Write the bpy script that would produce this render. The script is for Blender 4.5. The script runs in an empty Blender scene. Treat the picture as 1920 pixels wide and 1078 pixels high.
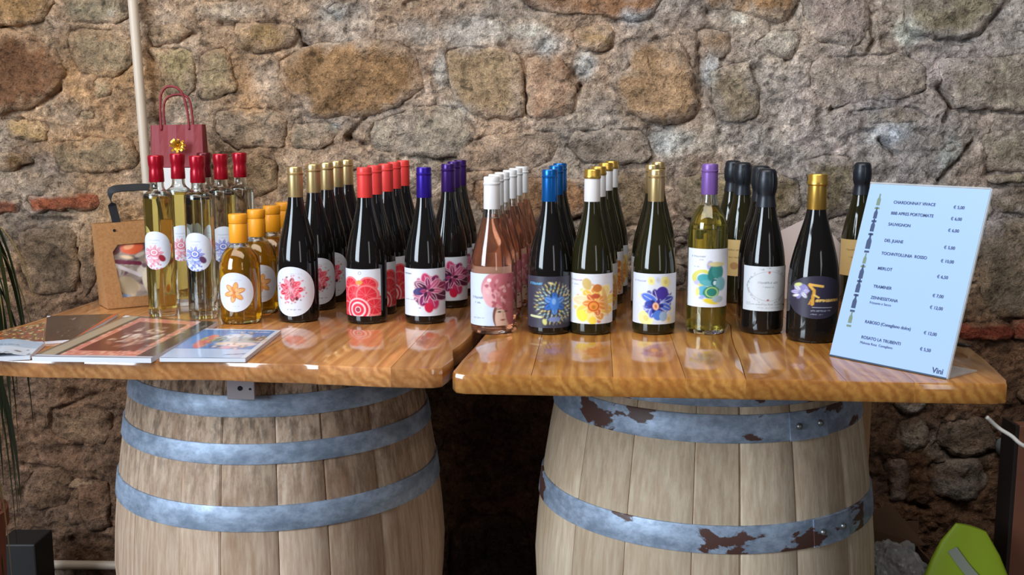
import bpy, bmesh, math, random
import numpy as np
from mathutils import Vector, noise as mnoise, Matrix

sc = bpy.context.scene
COL = sc.collection
random.seed(7)
PI = math.pi

# ---------------------------------------------------------------- camera, world, lights, exposure
F = 2000.0
PITCH = math.radians(8.64)
CP, SP = math.cos(PITCH), math.sin(PITCH)
EYE = 1.38
cam_d = bpy.data.cameras.new('camera')
cam = bpy.data.objects.new('camera', cam_d)
COL.objects.link(cam)
cam.location = (0, 0, EYE)
cam.rotation_euler = (PI/2 - PITCH, 0, 0)
cam_d.sensor_width = 36.0
cam_d.lens = 36.0*F/1920.0
cam_d.clip_start = 0.05
sc.camera = cam

w = bpy.data.worlds.new('world')
sc.world = w
w.use_nodes = True
w.node_tree.nodes['Background'].inputs[0].default_value = (0.80, 0.88, 1.0, 1)
w.node_tree.nodes['Background'].inputs[1].default_value = 0.07

def area(name, loc, target, sx, sy, energy, color):
    d = bpy.data.lights.new(name, 'AREA')
    d.shape = 'RECTANGLE'; d.size = sx; d.size_y = sy
    d.energy = energy; d.color = color
    o = bpy.data.objects.new(name, d)
    COL.objects.link(o)
    o.location = loc
    v = Vector(target) - Vector(loc)
    o.rotation_euler = v.to_track_quat('-Z', 'Y').to_euler()
    return o

area('window_light', (-2.75, -0.45, 2.1), (0.0, 2.0, 0.95), 1.5, 1.8, 165, (0.76, 0.88, 1.0))
area('door_light', (1.9, -2.2, 1.9), (0.1, 2.0, 1.0), 0.6, 1.8, 12, (0.95, 0.97, 1.0))
area('ceiling_light', (-0.4, 1.0, 3.1), (0.0, 2.5, 1.2), 3.2, 1.1, 66, (1.0, 0.95, 0.88))

sc.view_settings.view_transform = 'Standard'
sc.view_settings.look = 'None'
sc.view_settings.gamma = 1.0
sc.view_settings.use_curve_mapping = False
sc.view_settings.exposure = -0.08
sc.cycles.max_bounces = 14
sc.cycles.transmission_bounces = 14
sc.cycles.transparent_max_bounces = 16
sc.cycles.caustics_refractive = True
sc.cycles.blur_glossy = 0.6
sc.cycles.caustics_reflective = False

# ---------------------------------------------------------------- helpers
def lin(c):
    a = np.asarray(c, dtype=np.float64)/255.0
    return np.where(a <= 0.04045, a/12.92, ((a+0.055)/1.055)**2.4)

def L4(c, g=1.0):
    a = np.minimum(lin(c)*g, 1.0)
    return (float(a[0]), float(a[1]), float(a[2]), 1.0)

def ray(px, py):
    v = py-539.0
    return Vector(((px-960.0), F*CP - v*SP, -(F*SP + v*CP)))

def G(px, py, z=1.0):
    d = ray(px, py); t = (z-EYE)/d.z
    return Vector((d.x*t, d.y*t, z))

def PY(px, py, Y):
    d = ray(px, py); t = Y/d.y
    return Vector((d.x*t, Y, EYE + d.z*t))

def XC(px, Y, z):
    fw = Y*CP + (EYE-z)*SP
    return (px-960.0)/F*fw

WY0, WS = 2.60, -0.06
def PW(px, py):
    d = ray(px, py); t = WY0/(d.y - WS*d.x)
    return (d.x*t, EYE + d.z*t)
def wp(s, z, h):
    return (s, WY0 + WS*s - h, z)

def tag(o, label=None, cat=None, group=None, kind=None):
    if label: o['label'] = label
    if cat: o['category'] = cat
    if group: o['group'] = group
    if kind: o['kind'] = kind
    return o

def empty(name, loc=(0, 0, 0), rz=0.0):
    o = bpy.data.objects.new(name, None)
    o.empty_display_size = 0.05
    COL.objects.link(o); o.location = loc; o.rotation_euler = (0, 0, rz)
    return o

def mesh_obj(name, verts, faces, mat=None, parent=None, smooth=False, loc=None):
    me = bpy.data.meshes.new(name)
    me.from_pydata([tuple(v) for v in verts], [], faces)
    me.update()
    if smooth:
        me.polygons.foreach_set('use_smooth', [True]*len(me.polygons))
    if mat: me.materials.append(mat)
    o = bpy.data.objects.new(name, me)
    COL.objects.link(o)
    if parent: o.parent = parent
    if loc: o.location = loc
    return o

def bm_obj(name, bm, mat=None, parent=None, smooth=False):
    me = bpy.data.meshes.new(name)
    bm.normal_update()
    bm.to_mesh(me); bm.free()
    if smooth:
        me.polygons.foreach_set('use_smooth', [True]*len(me.polygons))
    if mat: me.materials.append(mat)
    o = bpy.data.objects.new(name, me)
    COL.objects.link(o)
    if parent: o.parent = parent
    return o

def sharp(o, ang=40):
    o.data.set_sharp_from_angle(angle=math.radians(ang))
    return o

def copy_tree(o, parent=None):
    c = o.copy(); COL.objects.link(c)
    if parent: c.parent = parent
    for ch in list(o.children):
        copy_tree(ch, c)
    return c

def lathe(name, prof, mat, parent=None, n=40, closed=False):
    """prof: list of (r,z)"""
    verts, faces = [], []
    m = len(prof)
    for r, z in prof:
        for k in range(n):
            a = 2*PI*k/n
            verts.append((r*math.cos(a), r*math.sin(a), z))
    rng = m if closed else m-1
    for i in range(rng):
        i2 = (i+1) % m
        for k in range(n):
            k2 = (k+1) % n
            faces.append((i*n+k, i*n+k2, i2*n+k2, i2*n+k))
    if not closed:
        if prof[0][0] > 1e-5: faces.append(tuple(range(n-1, -1, -1)))
        if prof[-1][0] > 1e-5: faces.append(tuple((m-1)*n+k for k in range(n)))
    o = mesh_obj(name, verts, faces, mat, parent, True)
    return sharp(o, 42)

def smooth_prof(pts, sub=5):
    """catmull-rom through pts"""
    out = []
    P = [pts[0]] + list(pts) + [pts[-1]]
    for i in range(1, len(P)-2):
        p0, p1, p2, p3 = [np.array(q, float) for q in P[i-1:i+3]]
        for s in range(sub):
            t = s/sub
            out.append(tuple(0.5*((2*p1)+(-p0+p2)*t+(2*p0-5*p1+4*p2-p3)*t*t+(-p0+3*p1-3*p2+p3)*t**3)))
    out.append(tuple(pts[-1]))
    return out

def tube(name, pts, r, mat, parent=None, n=10, flat=1.0, cap=True):
    verts, faces = [], []
    pts = [Vector(p) for p in pts]
    up = Vector((0, 0, 1))
    for i, p in enumerate(pts):
        t = (pts[min(i+1, len(pts)-1)] - pts[max(i-1, 0)]).normalized()
        ref = up if abs(t.dot(up)) < 0.95 else Vector((0, 1, 0))
        a = t.cross(ref).normalized(); b = t.cross(a).normalized()
        rr = r[i] if isinstance(r, (list, tuple)) else r
        for k in range(n):
            an = 2*PI*k/n
            verts.append(p + a*math.cos(an)*rr + b*math.sin(an)*rr*flat)
    for i in range(len(pts)-1):
        for k in range(n):
            k2 = (k+1) % n
            faces.append((i*n+k, i*n+k2, (i+1)*n+k2, (i+1)*n+k))
    if cap:
        faces.append(tuple(range(n-1, -1, -1)))
        faces.append(tuple((len(pts)-1)*n+k for k in range(n)))
    return mesh_obj(name, verts, faces, mat, parent, True)

def box(name, cx, cy, cz, sx, sy, sz, mat, parent=None, bev=0.002, rot=None):
    bm = bmesh.new()
    bmesh.ops.create_cube(bm, size=1.0)
    bmesh.ops.scale(bm, vec=(sx, sy, sz), verts=bm.verts)
    if bev: bmesh.ops.bevel(bm, geom=bm.edges[:], offset=bev, segments=2, affect='EDGES', profile=0.5)
    if rot is not None: bmesh.ops.rotate(bm, cent=(0, 0, 0), matrix=rot, verts=bm.verts)
    bmesh.ops.translate(bm, vec=(cx, cy, cz), verts=bm.verts)
    return bm_obj(name, bm, mat, parent)

# numpy value noise
def vnoise(x, y, seed=0):
    xi = np.floor(x).astype(np.int64); yi = np.floor(y).astype(np.int64)
    xf = x-xi; yf = y-yi
    u = xf*xf*(3-2*xf); v = yf*yf*(3-2*yf)
    def h(a, b):
        n = (a*374761393 + b*668265263 + seed*144269504) & 0xffffffff
        n = ((n ^ (n >> 13))*1274126177) & 0xffffffff
        n = n ^ (n >> 16)
        return (n & 0xffff)/65535.0
    return (h(xi, yi)*(1-u)+h(xi+1, yi)*u)*(1-v) + (h(xi, yi+1)*(1-u)+h(xi+1, yi+1)*u)*v
def fbm(x, y, oct=4, seed=0, gain=0.5):
    a = 1.0; s = 0.0; t = 0.0
    for i in range(oct):
        s = s + a*(vnoise(x*2**i, y*2**i, seed+i*17)-0.5); t += a; a *= gain
    return s/t*2

# ---------------------------------------------------------------- materials
def nmat(name):
    m = bpy.data.materials.new(name); m.use_nodes = True
    nt = m.node_tree; b = nt.nodes['Principled BSDF']
    return m, nt, b
def N(nt, typ, **kw):
    n = nt.nodes.new(typ)
    for k, v in kw.items():
        if k.startswith('i_'):
            n.inputs[k[2:].replace('_', ' ')].default_value = v
        else: setattr(n, k, v)
    return n
def simple(name, col, rough=0.5, metal=0.0, gain=1.0, **kw):
    m, nt, b = nmat(name)
    b.inputs['Base Color'].default_value = L4(col, gain)
    b.inputs['Roughness'].default_value = rough
    b.inputs['Metallic'].default_value = metal
    for k, v in kw.items(): b.inputs[k.replace('_', ' ')].default_value = v
    return m
def mixc(nt, fac, a, b, mode='MIX'):
    n = nt.nodes.new('ShaderNodeMix'); n.data_type = 'RGBA'; n.blend_type = mode
    def put(sock, v):
        if isinstance(v, bpy.types.NodeSocket): nt.links.new(v, sock)
        elif isinstance(v, (int, float)): sock.default_value = v
        else: sock.default_value = v
    put(n.inputs[0], fac); put(n.inputs[6], a); put(n.inputs[7], b)
    return n.outputs[2]
def ramp(nt, src, stops):
    n = nt.nodes.new('ShaderNodeValToRGB')
    e = n.color_ramp.elements
    while len(e) < len(stops): e.new(0.5)
    for i, (p, c) in enumerate(stops):
        e[i].position = p
        e[i].color = (c, c, c, 1) if isinstance(c, (int, float)) else c
    nt.links.new(src, n.inputs[0])
    return n.outputs[0]
def noisetex(nt, vec, scale, detail=4, rough=0.6, dist=0.0):
    n = nt.nodes.new('ShaderNodeTexNoise')
    n.inputs['Scale'].default_value = scale; n.inputs['Detail'].default_value = detail
    n.inputs['Roughness'].default_value = rough; n.inputs['Distortion'].default_value = dist
    if vec: nt.links.new(vec, n.inputs['Vector'])
    return n.outputs['Fac']
def mapping(nt, src, scale=(1, 1, 1), loc=(0, 0, 0), rot=(0, 0, 0)):
    n = nt.nodes.new('ShaderNodeMapping')
    n.inputs['Scale'].default_value = scale; n.inputs['Location'].default_value = loc
    n.inputs['Rotation'].default_value = rot
    nt.links.new(src, n.inputs['Vector'])
    return n.outputs[0]
def bump(nt, h, strength, dist, normal=None):
    n = nt.nodes.new('ShaderNodeBump')
    n.inputs['Strength'].default_value = strength; n.inputs['Distance'].default_value = dist
    nt.links.new(h, n.inputs['Height'])
    if normal: nt.links.new(normal, n.inputs['Normal'])
    return n.outputs[0]

def rock_material(name, use_attr):
    m, nt, b = nmat(name)
    tc = nt.nodes.new('ShaderNodeTexCoord')
    if use_attr:
        a = N(nt, 'ShaderNodeAttribute', attribute_name='Col'); base = a.outputs['Color']
    else:
        a = nt.nodes.new('ShaderNodeObjectInfo'); base = a.outputs['Color']
    v = tc.outputs['Object']
    n1 = noisetex(nt, v, 14, 6, 0.65)
    n2 = noisetex(nt, v, 75, 5, 0.7)
    n3 = noisetex(nt, v, 260, 3, 0.7)
    n4 = noisetex(nt, v, 38, 4, 0.6, 0.6)
    c = mixc(nt, 1.0, base, ramp(nt, n4, [(0.33, 0.45), (0.43, 0.92), (0.56, 1.04), (0.70, 1.35)]), 'MULTIPLY')
    base = c
    c = mixc(nt, 1.0, base, ramp(nt, n1, [(0.28, (0.60, 0.57, 0.54, 1)), (0.50, (1, 1, 1, 1)), (0.70, (1.30, 1.28, 1.27, 1))]), 'MULTIPLY')
    c = mixc(nt, 1.0, c, ramp(nt, n2, [(0.30, 0.35), (0.45, 0.92), (0.58, 1.08), (0.70, 1.6)]), 'MULTIPLY')
    c = mixc(nt, 0.7, c, ramp(nt, n3, [(0.35, 0.6), (0.55, 1.0), (0.72, 1.4)]), 'MULTIPLY')
    nt.links.new(c, b.inputs['Base Color'])
    b.inputs['Roughness'].default_value = 0.93
    b.inputs['Specular IOR Level'].default_value = 0.2
    nb = bump(nt, n1, 0.7, 0.016)
    nb = bump(nt, n4, 0.9, 0.018, nb)
    nb = bump(nt, n2, 1.0, 0.010, nb)
    nb = bump(nt, n3, 0.8, 0.003, nb)
    nt.links.new(nb, b.inputs['Normal'])
    return m
M_MORTAR = rock_material('crumbling_mortar', True)
M_STONE = rock_material('rubble_stone', False)

def paint_material(name, rough=0.5, coat=0.0):
    m, nt, b = nmat(name)
    a = N(nt, 'ShaderNodeAttribute', attribute_name='Col')
    nt.links.new(a.outputs['Color'], b.inputs['Base Color'])
    b.inputs['Roughness'].default_value = rough
    b.inputs['Coat Weight'].default_value = coat
    b.inputs['Coat Roughness'].default_value = 0.12
    return m
M_LABEL = paint_material('printed_label_paper', 0.45)
M_COVER = paint_material('printed_glossy_cover', 0.35, 0.6)

def wood_table(name, c0, c1, c2, gain=1.0):
    m, nt, b = nmat(name)
    tc = nt.nodes.new('ShaderNodeTexCoord'); oi = nt.nodes.new('ShaderNodeObjectInfo')
    comb = nt.nodes.new('ShaderNodeCombineXYZ')
    mul = N(nt, 'ShaderNodeMath', operation='MULTIPLY'); mul.inputs[1].default_value = 7.0
    nt.links.new(oi.outputs['Random'], mul.inputs[0])
    for i in range(3): nt.links.new(mul.outputs[0], comb.inputs[i])
    add = N(nt, 'ShaderNodeVectorMath', operation='ADD')
    nt.links.new(tc.outputs['Object'], add.inputs[0]); nt.links.new(comb.outputs[0], add.inputs[1])
    v = mapping(nt, add.outputs[0], (1.0, 0.10, 1.0), rot=(0.0, 0.0, 0.05))
    wv = N(nt, 'ShaderNodeTexWave', wave_type='RINGS', rings_direction='Y')
    wv.inputs['Scale'].default_value = 18; wv.inputs['Distortion'].default_value = 9.0
    wv.inputs['Detail'].default_value = 3; wv.inputs['Detail Scale'].default_value = 1.6
    nt.links.new(v, wv.inputs['Vector'])
    n2 = noisetex(nt, mapping(nt, add.outputs[0], (90, 5, 90)), 1.5, 4, 0.6)
    n3 = noisetex(nt, add.outputs[0], 6, 3, 0.5)
    c = mixc(nt, wv.outputs['Fac'], L4(c0, gain), L4([0.1*a+0.9*b_ for a, b_ in zip(c0, c1)], gain))
    c = mixc(nt, ramp(nt, n3, [(0.40, 0.0), (0.68, 0.75)]), c, L4(c2, gain))
    c = mixc(nt, 0.6, c, ramp(nt, n2, [(0.3, 0.62), (0.6, 1.05)]), 'MULTIPLY')
    rv = ramp(nt, oi.outputs['Random'], [(0.0, (0.80, 0.78, 0.76, 1)), (0.5, (0.97, 0.97, 0.97, 1)), (1.0, (1.12, 1.10, 1.08, 1))])
    c = mixc(nt, 1.0, c, rv, 'MULTIPLY')
    nt.links.new(c, b.inputs['Base Color'])
    b.inputs['Roughness'].default_value = 0.42
    b.inputs['Coat Weight'].default_value = 1.0
    b.inputs['Coat Roughness'].default_value = 0.09
    b.inputs['Coat IOR'].default_value = 1.7
    b.inputs['Specular IOR Level'].default_value = 0.2
    nt.links.new(bump(nt, n2, 0.15, 0.001), b.inputs['Normal'])
    return m
M_WOOD_L = wood_table('varnished_oak', (206, 146, 88), (176, 114, 62), (166, 106, 56))
M_WOOD_R = wood_table('varnished_honey_pine', (198, 140, 68), (164, 104, 44), (150, 92, 36))

def stave_material(name, c0, c1, stain, stain_amt, top_dirt):
    m, nt, b = nmat(name)
    tc = nt.nodes.new('ShaderNodeTexCoord'); oi = nt.nodes.new('ShaderNodeObjectInfo')
    v = tc.outputs['Object']
    g = noisetex(nt, mapping(nt, v, (110, 110, 5)), 1.0, 5, 0.65)
    bl = noisetex(nt, mapping(nt, v, (9, 9, 4)), 1.0, 5, 0.6, 0.4)
    sp = noisetex(nt, mapping(nt, v, (60, 60, 22)), 1.0, 4, 0.7)
    c = mixc(nt, ramp(nt, g, [(0.35, 0.0), (0.65, 1.0)]), L4(c1), L4(c0))
    c = mixc(nt, ramp(nt, bl, [(0.50, 0.0), (0.72, stain_amt)]), c, L4(stain))
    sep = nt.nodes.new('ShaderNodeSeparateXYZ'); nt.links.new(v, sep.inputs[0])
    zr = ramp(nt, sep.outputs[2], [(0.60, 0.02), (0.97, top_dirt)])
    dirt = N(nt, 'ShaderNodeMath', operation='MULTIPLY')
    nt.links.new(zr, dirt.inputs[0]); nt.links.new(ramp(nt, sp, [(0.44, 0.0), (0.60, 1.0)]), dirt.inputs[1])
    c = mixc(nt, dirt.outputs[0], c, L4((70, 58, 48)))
    c = mixc(nt, 1.0, c, ramp(nt, oi.outputs['Random'], [(0.0, (0.78, 0.74, 0.70, 1)), (0.5, (0.95, 0.94, 0.92, 1)), (1.0, (1.12, 1.12, 1.12, 1))]), 'MULTIPLY')
    nt.links.new(c, b.inputs['Base Color'])
    b.inputs['Roughness'].default_value = 0.75
    b.inputs['Specular IOR Level'].default_value = 0.25
    nt.links.new(bump(nt, g, 0.35, 0.002), b.inputs['Normal'])
    return m
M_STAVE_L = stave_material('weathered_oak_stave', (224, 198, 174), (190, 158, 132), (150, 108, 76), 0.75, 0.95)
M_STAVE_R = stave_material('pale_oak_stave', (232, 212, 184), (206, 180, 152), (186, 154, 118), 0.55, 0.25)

def hoop_material(name, rust):
    m, nt, b = nmat(name)
    tc = nt.nodes.new('ShaderNodeTexCoord'); v = tc.outputs['Object']
    n1 = noisetex(nt, mapping(nt, v, (10, 10, 26)), 1.0, 6, 0.65)
    n2 = noisetex(nt, mapping(nt, v, (40, 40, 60)), 1.0, 5, 0.7)
    c = mixc(nt, ramp(nt, n2, [(0.36, 0.0), (0.6, 1.0)]), L4((146, 160, 180)), L4((184, 200, 222)))
    c = mixc(nt, ramp(nt, n1, [(0.40, 0.55), (0.52, 0.0)]), c, L4((122, 138, 158)))
    if rust:
        n4 = noisetex(nt, mapping(nt, v, (9, 9, 16), loc=(3.1, 0.7, 1.9)), 1.0, 5, 0.55, 0.3)
        k = ramp(nt, n4, [(0.58, 0.0), (0.60, 1.0)])
        c = mixc(nt, k, c, L4((92, 62, 54)))
        inv = ramp(nt, n4, [(0.58, 0.3), (0.60, 0.0)])
        nt.links.new(inv, b.inputs['Metallic'])
    else:
        b.inputs['Metallic'].default_value = 0.3
    nt.links.new(c, b.inputs['Base Color'])
    b.inputs['Roughness'].default_value = 0.5
    nt.links.new(bump(nt, n2, 0.15, 0.001), b.inputs['Normal'])
    return m
M_HOOP_L = hoop_material('galvanised_hoop_steel', False)
M_HOOP_R = hoop_material('rust_flaked_hoop_steel', True)
M_RIVET = simple('rivet_steel', (150, 150, 150), 0.4, 0.9)

def glass(name, col, ior=1.45, rough=0.0, haze=0.0):
    m, nt, b = nmat(name)
    b.inputs['Base Color'].default_value = L4(col)
    b.inputs['Transmission Weight'].default_value = 1.0-haze
    b.inputs['Roughness'].default_value = rough
    b.inputs['IOR'].default_value = ior
    return m
G_CLEAR = glass('clear_glass', (246, 248, 246))
G_BLACK = simple('dark_wine_glass', (20, 18, 17), 0.05, 0.0, IOR=1.5)
G_BROWN = simple('dark_green_glass', (34, 32, 16), 0.05, 0.0, IOR=1.5)
LQ = {'amber': glass('amber_liqueur', (255, 184, 36), 1.36, haze=.16), 'pale': glass('pale_yellow_spirit', (250, 222, 128), 1.36, haze=.05),
      'clear': glass('colourless_spirit', (240, 240, 232), 1.36), 'rose': glass('rose_wine', (252, 178, 142), 1.34, haze=.12),
      'white': glass('straw_white_wine', (228, 214, 104), 1.34, haze=.08)}
CAPM = {'gold': simple('satin_gold_foil', (214, 186, 132), 0.34, 0.85), 'coral': simple('coral_red_foil', (222, 62, 58), 0.42, 0.15),
        'blue': simple('ultramarine_foil', (52, 30, 150), 0.30, 0.55), 'violet': simple('deep_violet_foil', (62, 32, 108), 0.30, 0.5),
        'white': simple('white_foil', (226, 226, 228), 0.45), 'azure': simple('azure_blue_foil', (20, 100, 178), 0.28, 0.6),
        'lilac': simple('lilac_foil', (128, 92, 168), 0.38, 0.3), 'black': simple('black_foil', (34, 38, 46), 0.36, 0.25),
        'crimson': simple('crimson_shrink_cap', (165, 14, 36), 0.26, 0.35), 'orange': simple('yellow_orange_wax_cap', (240, 158, 30), 0.42),
        'oldgold': simple('bright_gold_foil', (208, 166, 80), 0.33, 0.85), 'maroon': simple('maroon_shrink_cap', (96, 18, 30), 0.3, 0.3)}

# ---------------------------------------------------------------- floor and wall
def attr_col(me, cols):
    a = me.color_attributes.new('Col', 'FLOAT_COLOR', 'POINT')
    a.data.foreach_set('color', np.ascontiguousarray(cols, dtype=np.float32).ravel())

m, nt, b = nmat('stone_floor')
tc = nt.nodes.new('ShaderNodeTexCoord')
nf = noisetex(nt, tc.outputs['Object'], 6, 5)
nt.links.new(ramp(nt, nf, [(0.3, L4((70, 60, 52))), (0.7, L4((110, 96, 84)))]), b.inputs['Base Color'])
b.inputs['Roughness'].default_value = 0.8
fl = mesh_obj('floor', [(-3.5, -2.5, 0), (3.5, -2.5, 0), (3.5, 3.0, 0), (-3.5, 3.0, 0), (-3.5, -2.5, -0.1), (3.5, -2.5, -0.1), (3.5, 3.0, -0.1), (-3.5, 3.0, -0.1)],
              [(0, 1, 2, 3), (7, 6, 5, 4), (0, 4, 5, 1), (1, 5, 6, 2), (2, 6, 7, 3), (3, 7, 4, 0)], m)
tag(fl, kind='structure')

WG = 1.42   # wall albedo gain over the photographed tone
STONES = [  # outline in photo pixels, sRGB tone, proud height (m)
 ([(-60,-20),(100,-6),(92,28),(70,45),(20,50),(-60,50)], (160,120,70), .016),
 ([(104,-12),(246,-10),(243,38),(180,46),(112,42)], (132,116,90), .010),
 ([(-60,57),(55,60),(105,90),(124,130),(105,172),(60,203),(-60,220)], (112,74,44), .022),
 ([(130,56),(185,52),(248,64),(254,118),(215,148),(150,138),(128,100)], (146,122,90), .008),
 ([(172,150),(212,140),(206,178),(182,184)], (158,132,96), .010),
 ([(276,92),(340,84),(366,96),(371,150),(350,188),(318,180),(300,140)], (158,136,92), .014),
 ([(280,50),(340,43),(360,60),(335,80),(285,88)], (148,118,82), .016),
 ([(376,100),(420,86),(435,120),(440,170),(404,190),(372,186)], (150,128,92), .010),
 ([(437,46),(500,40),(550,48),(561,75),(530,94),(460,98),(441,75)], (150,118,72), .018),
 ([(520,112),(560,88),(620,76),(700,72),(768,82),(788,110),(800,158),(788,180),(745,204),(690,221),(577,223),(560,192),(536,180),(518,145)], (150,112,70), .020),
 ([(832,92),(880,82),(958,92),(982,122),(983,222),(900,224),(852,192),(836,140)], (158,130,95), .014),
 ([(988,104),(1058,106),(1072,148),(1082,165),(1074,213),(1040,223),(990,222)], (170,130,100), .018),
 ([(955,-25),(1248,-25),(1240,15),(1210,38),(1160,37),(1100,30),(1010,25)], (150,106,70), .018),
 ([(1318,-25),(1498,-25),(1490,24),(1470,48),(1430,38),(1380,24),(1322,18)], (156,118,78), .018),
 ([(1067,56),(1100,46),(1144,51),(1154,84),(1120,99),(1082,94)], (156,124,78), .014),
 ([(1176,82),(1238,72),(1270,62),(1294,110),(1309,180),(1299,224),(1240,236),(1167,214),(1161,182),(1135,156),(1145,142),(1176,130)], (166,130,92), .020),
 ([(1338,132),(1398,112),(1422,160),(1427,213),(1400,228),(1342,224),(1332,180)], (150,132,106), .012),
 ([(1417,72),(1455,53),(1503,57),(1504,94),(1480,109),(1432,104),(1407,86)], (178,168,152), .018),
 ([(1302,56),(1330,48),(1370,62),(1374,102),(1342,108),(1310,84)], (148,116,84), .012),
 ([(1706,-25),(1882,-25),(1870,30),(1835,68),(1790,79),(1712,68),(1692,35)], (136,124,100), .020),
 ([(1504,-20),(1624,-20),(1628,68),(1600,88),(1534,84),(1512,50)], (156,138,128), .010),
 ([(1758,112),(1850,104),(1990,104),(1990,212),(1850,206),(1792,203),(1762,160)], (142,130,114), .016),
 ([(1843,248),(1990,240),(1990,316),(1858,322)], (136,124,104), .014),
 ([(1852,330),(1990,320),(1990,338),(1858,345)], (146,134,104), .026),
 ([(1520,112),(1600,100),(1690,98),(1735,120),(1740,175),(1660,190),(1560,200),(1515,165)], (154,138,124), .008),
 ([(1590,205),(1720,198),(1745,225),(1700,232),(1620,236)], (160,146,130), .008),
 ([(700,228),(790,196),(856,200),(896,245),(870,296),(704,288),(692,258)], (156,140,120), .010),
 ([(547,232),(618,227),(640,250),(602,280),(547,278)], (130,120,98), .010),
 ([(1084,244),(1200,240),(1228,290),(1200,308),(1092,308),(1064,272)], (146,128,110), .012),
 ([(902,252),(1046,242),(1042,300),(1000,323),(864,323),(854,282)], (160,134,112), .014),
 ([(8,228),(84,226),(95,240),(78,264),(22,262)], (172,136,82), .012),
 ([(102,267),(238,257),(260,290),(254,316),(112,324)], (136,112,82), .012),
 ([(-50,282),(52,286),(54,314),(-50,326)], (132,98,56), .014),
 ([(47,366),(120,362),(184,360),(190,391),(120,396),(62,399)], (156,84,50), .016),
 ([(-60,374),(36,376),(36,401),(-60,404)], (142,76,46), .014),
 ([(36,432),(90,424),(138,428),(150,500),(140,548),(72,558),(42,520)], (104,82,60), .018),
 ([(150,424),(176,420),(178,520),(160,560),(150,510)], (98,76,56), .012),
 ([(1786,607),(1893,604),(1898,636),(1800,640)], (150,72,48), .020),
 ([(1902,604),(1990,602),(1990,634),(1905,636)], (138,70,48), .016),
 ([(1842,422),(1880,407),(1990,410),(1990,588),(1862,598),(1832,540)], (134,116,94), .016),
 ([(1858,352),(1990,348),(1990,400),(1866,402)], (120,104,84), .010),
 ([(882,337),(1010,330),(1118,337),(1126,400),(1000,420),(902,402)], (160,118,80), .014),
 ([(1142,332),(1214,332),(1222,420),(1150,428)], (140,116,86), .012),
 ([(1272,332),(1400,322),(1500,334),(1502,398),(1400,420),(1282,410)], (138,122,90), .014),
 ([(1512,300),(1590,290),(1612,340),(1600,400),(1520,410)], (128,114,88), .012),
 ([(400,300),(470,290),(520,300),(520,360),(440,380),(395,350)], (150,120,84), .012),
 ([(405,205),(500,200),(540,225),(530,275),(440,282),(400,250)], (150,128,104), .010),
 ([(845,995),(880,966),(960,960),(992,992),(1000,1120),(840,1120)], (78,66,58), .03),
 ([(90,770),(160,760),(205,775),(205,830),(150,838),(95,820)], (118,88,62), .014),
 ([(150,905),(206,900),(210,985),(170,1000),(146,960)], (112,78,54), .018),
 ([(60,880),(120,870),(140,900),(130,950),(70,960),(40,930)], (112,82,58), .016),
 ([(75,905),(120,898),(180,900),(182,914),(90,916)], (150,116,84), .014),
 ([(1668,752),(1742,752),(1724,776),(1698,780)], (190,180,168), .024),
 ([(1690,790),(1735,780),(1745,830),(1700,850),(1675,820)], (150,136,118), .012),
 ([(1760,790),(1850,780),(1868,840),(1800,860),(1752,830)], (118,98,82), .014),
 ([(1660,860),(1700,858),(1706,930),(1670,945)], (150,128,116), .014),
 ([(1740,870),(1830,860),(1860,900),(1830,940),(1750,930)], (140,130,120), .010),
]

def resample(poly, n):
    P = [np.array(p, float) for p in poly]; m = len(P); out = []
    dense = []
    for i in range(m):
        p0, p1, p2, p3 = P[(i-1) % m], P[i], P[(i+1) % m], P[(i+2) % m]
        for s in range(8):
            t = s/8
            cr = 0.5*((2*p1)+(-p0+p2)*t+(2*p0-5*p1+4*p2-p3)*t*t+(-p0+3*p1-3*p2+p3)*t**3)
            ln = p1*(1-t)+p2*t
            dense.append(cr*0.45+ln*0.55)
    D = np.array(dense+[dense[0]])
    seg = np.hypot(*(D[1:]-D[:-1]).T); cum = np.concatenate([[0], np.cumsum(seg)])
    for k in range(n):
        q = cum[-1]*k/n
        i = min(np.searchsorted(cum, q, side='right')-1, len(seg)-1)
        f = (q-cum[i])/max(seg[i], 1e-9)
        out.append(D[i]*(1-f)+D[i+1]*f)
    return np.array(out)

def inside(poly, X, Y):
    r = np.zeros(X.shape, bool); n = len(poly)
    for i in range(n):
        x1, y1 = poly[i]; x2, y2 = poly[(i+1) % n]
        c = ((y1 > Y) != (y2 > Y))
        with np.errstate(divide='ignore', invalid='ignore'):
            xx = (x2-x1)*(Y-y1)/((y2-y1) if abs(y2-y1) > 1e-12 else 1e-12)+x1
        r ^= c & (X < xx)
    return r
def distpoly(poly, X, Y):
    d = np.full(X.shape, 9.0); n = len(poly)
    for i in range(n):
        a = poly[i]; e = poly[(i+1) % n]-a
        t = np.clip(((X-a[0])*e[0]+(Y-a[1])*e[1])/(e@e+1e-12), 0, 1)
        d = np.minimum(d, np.hypot(X-a[0]-t*e[0], Y-a[1]-t*e[1]))
    return d

stones = []   # (outline in wall s,z metres, colour, height)
for poly, c, h in STONES:
    stones.append((resample([PW(*p) for p in poly], 44), c, h))
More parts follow.
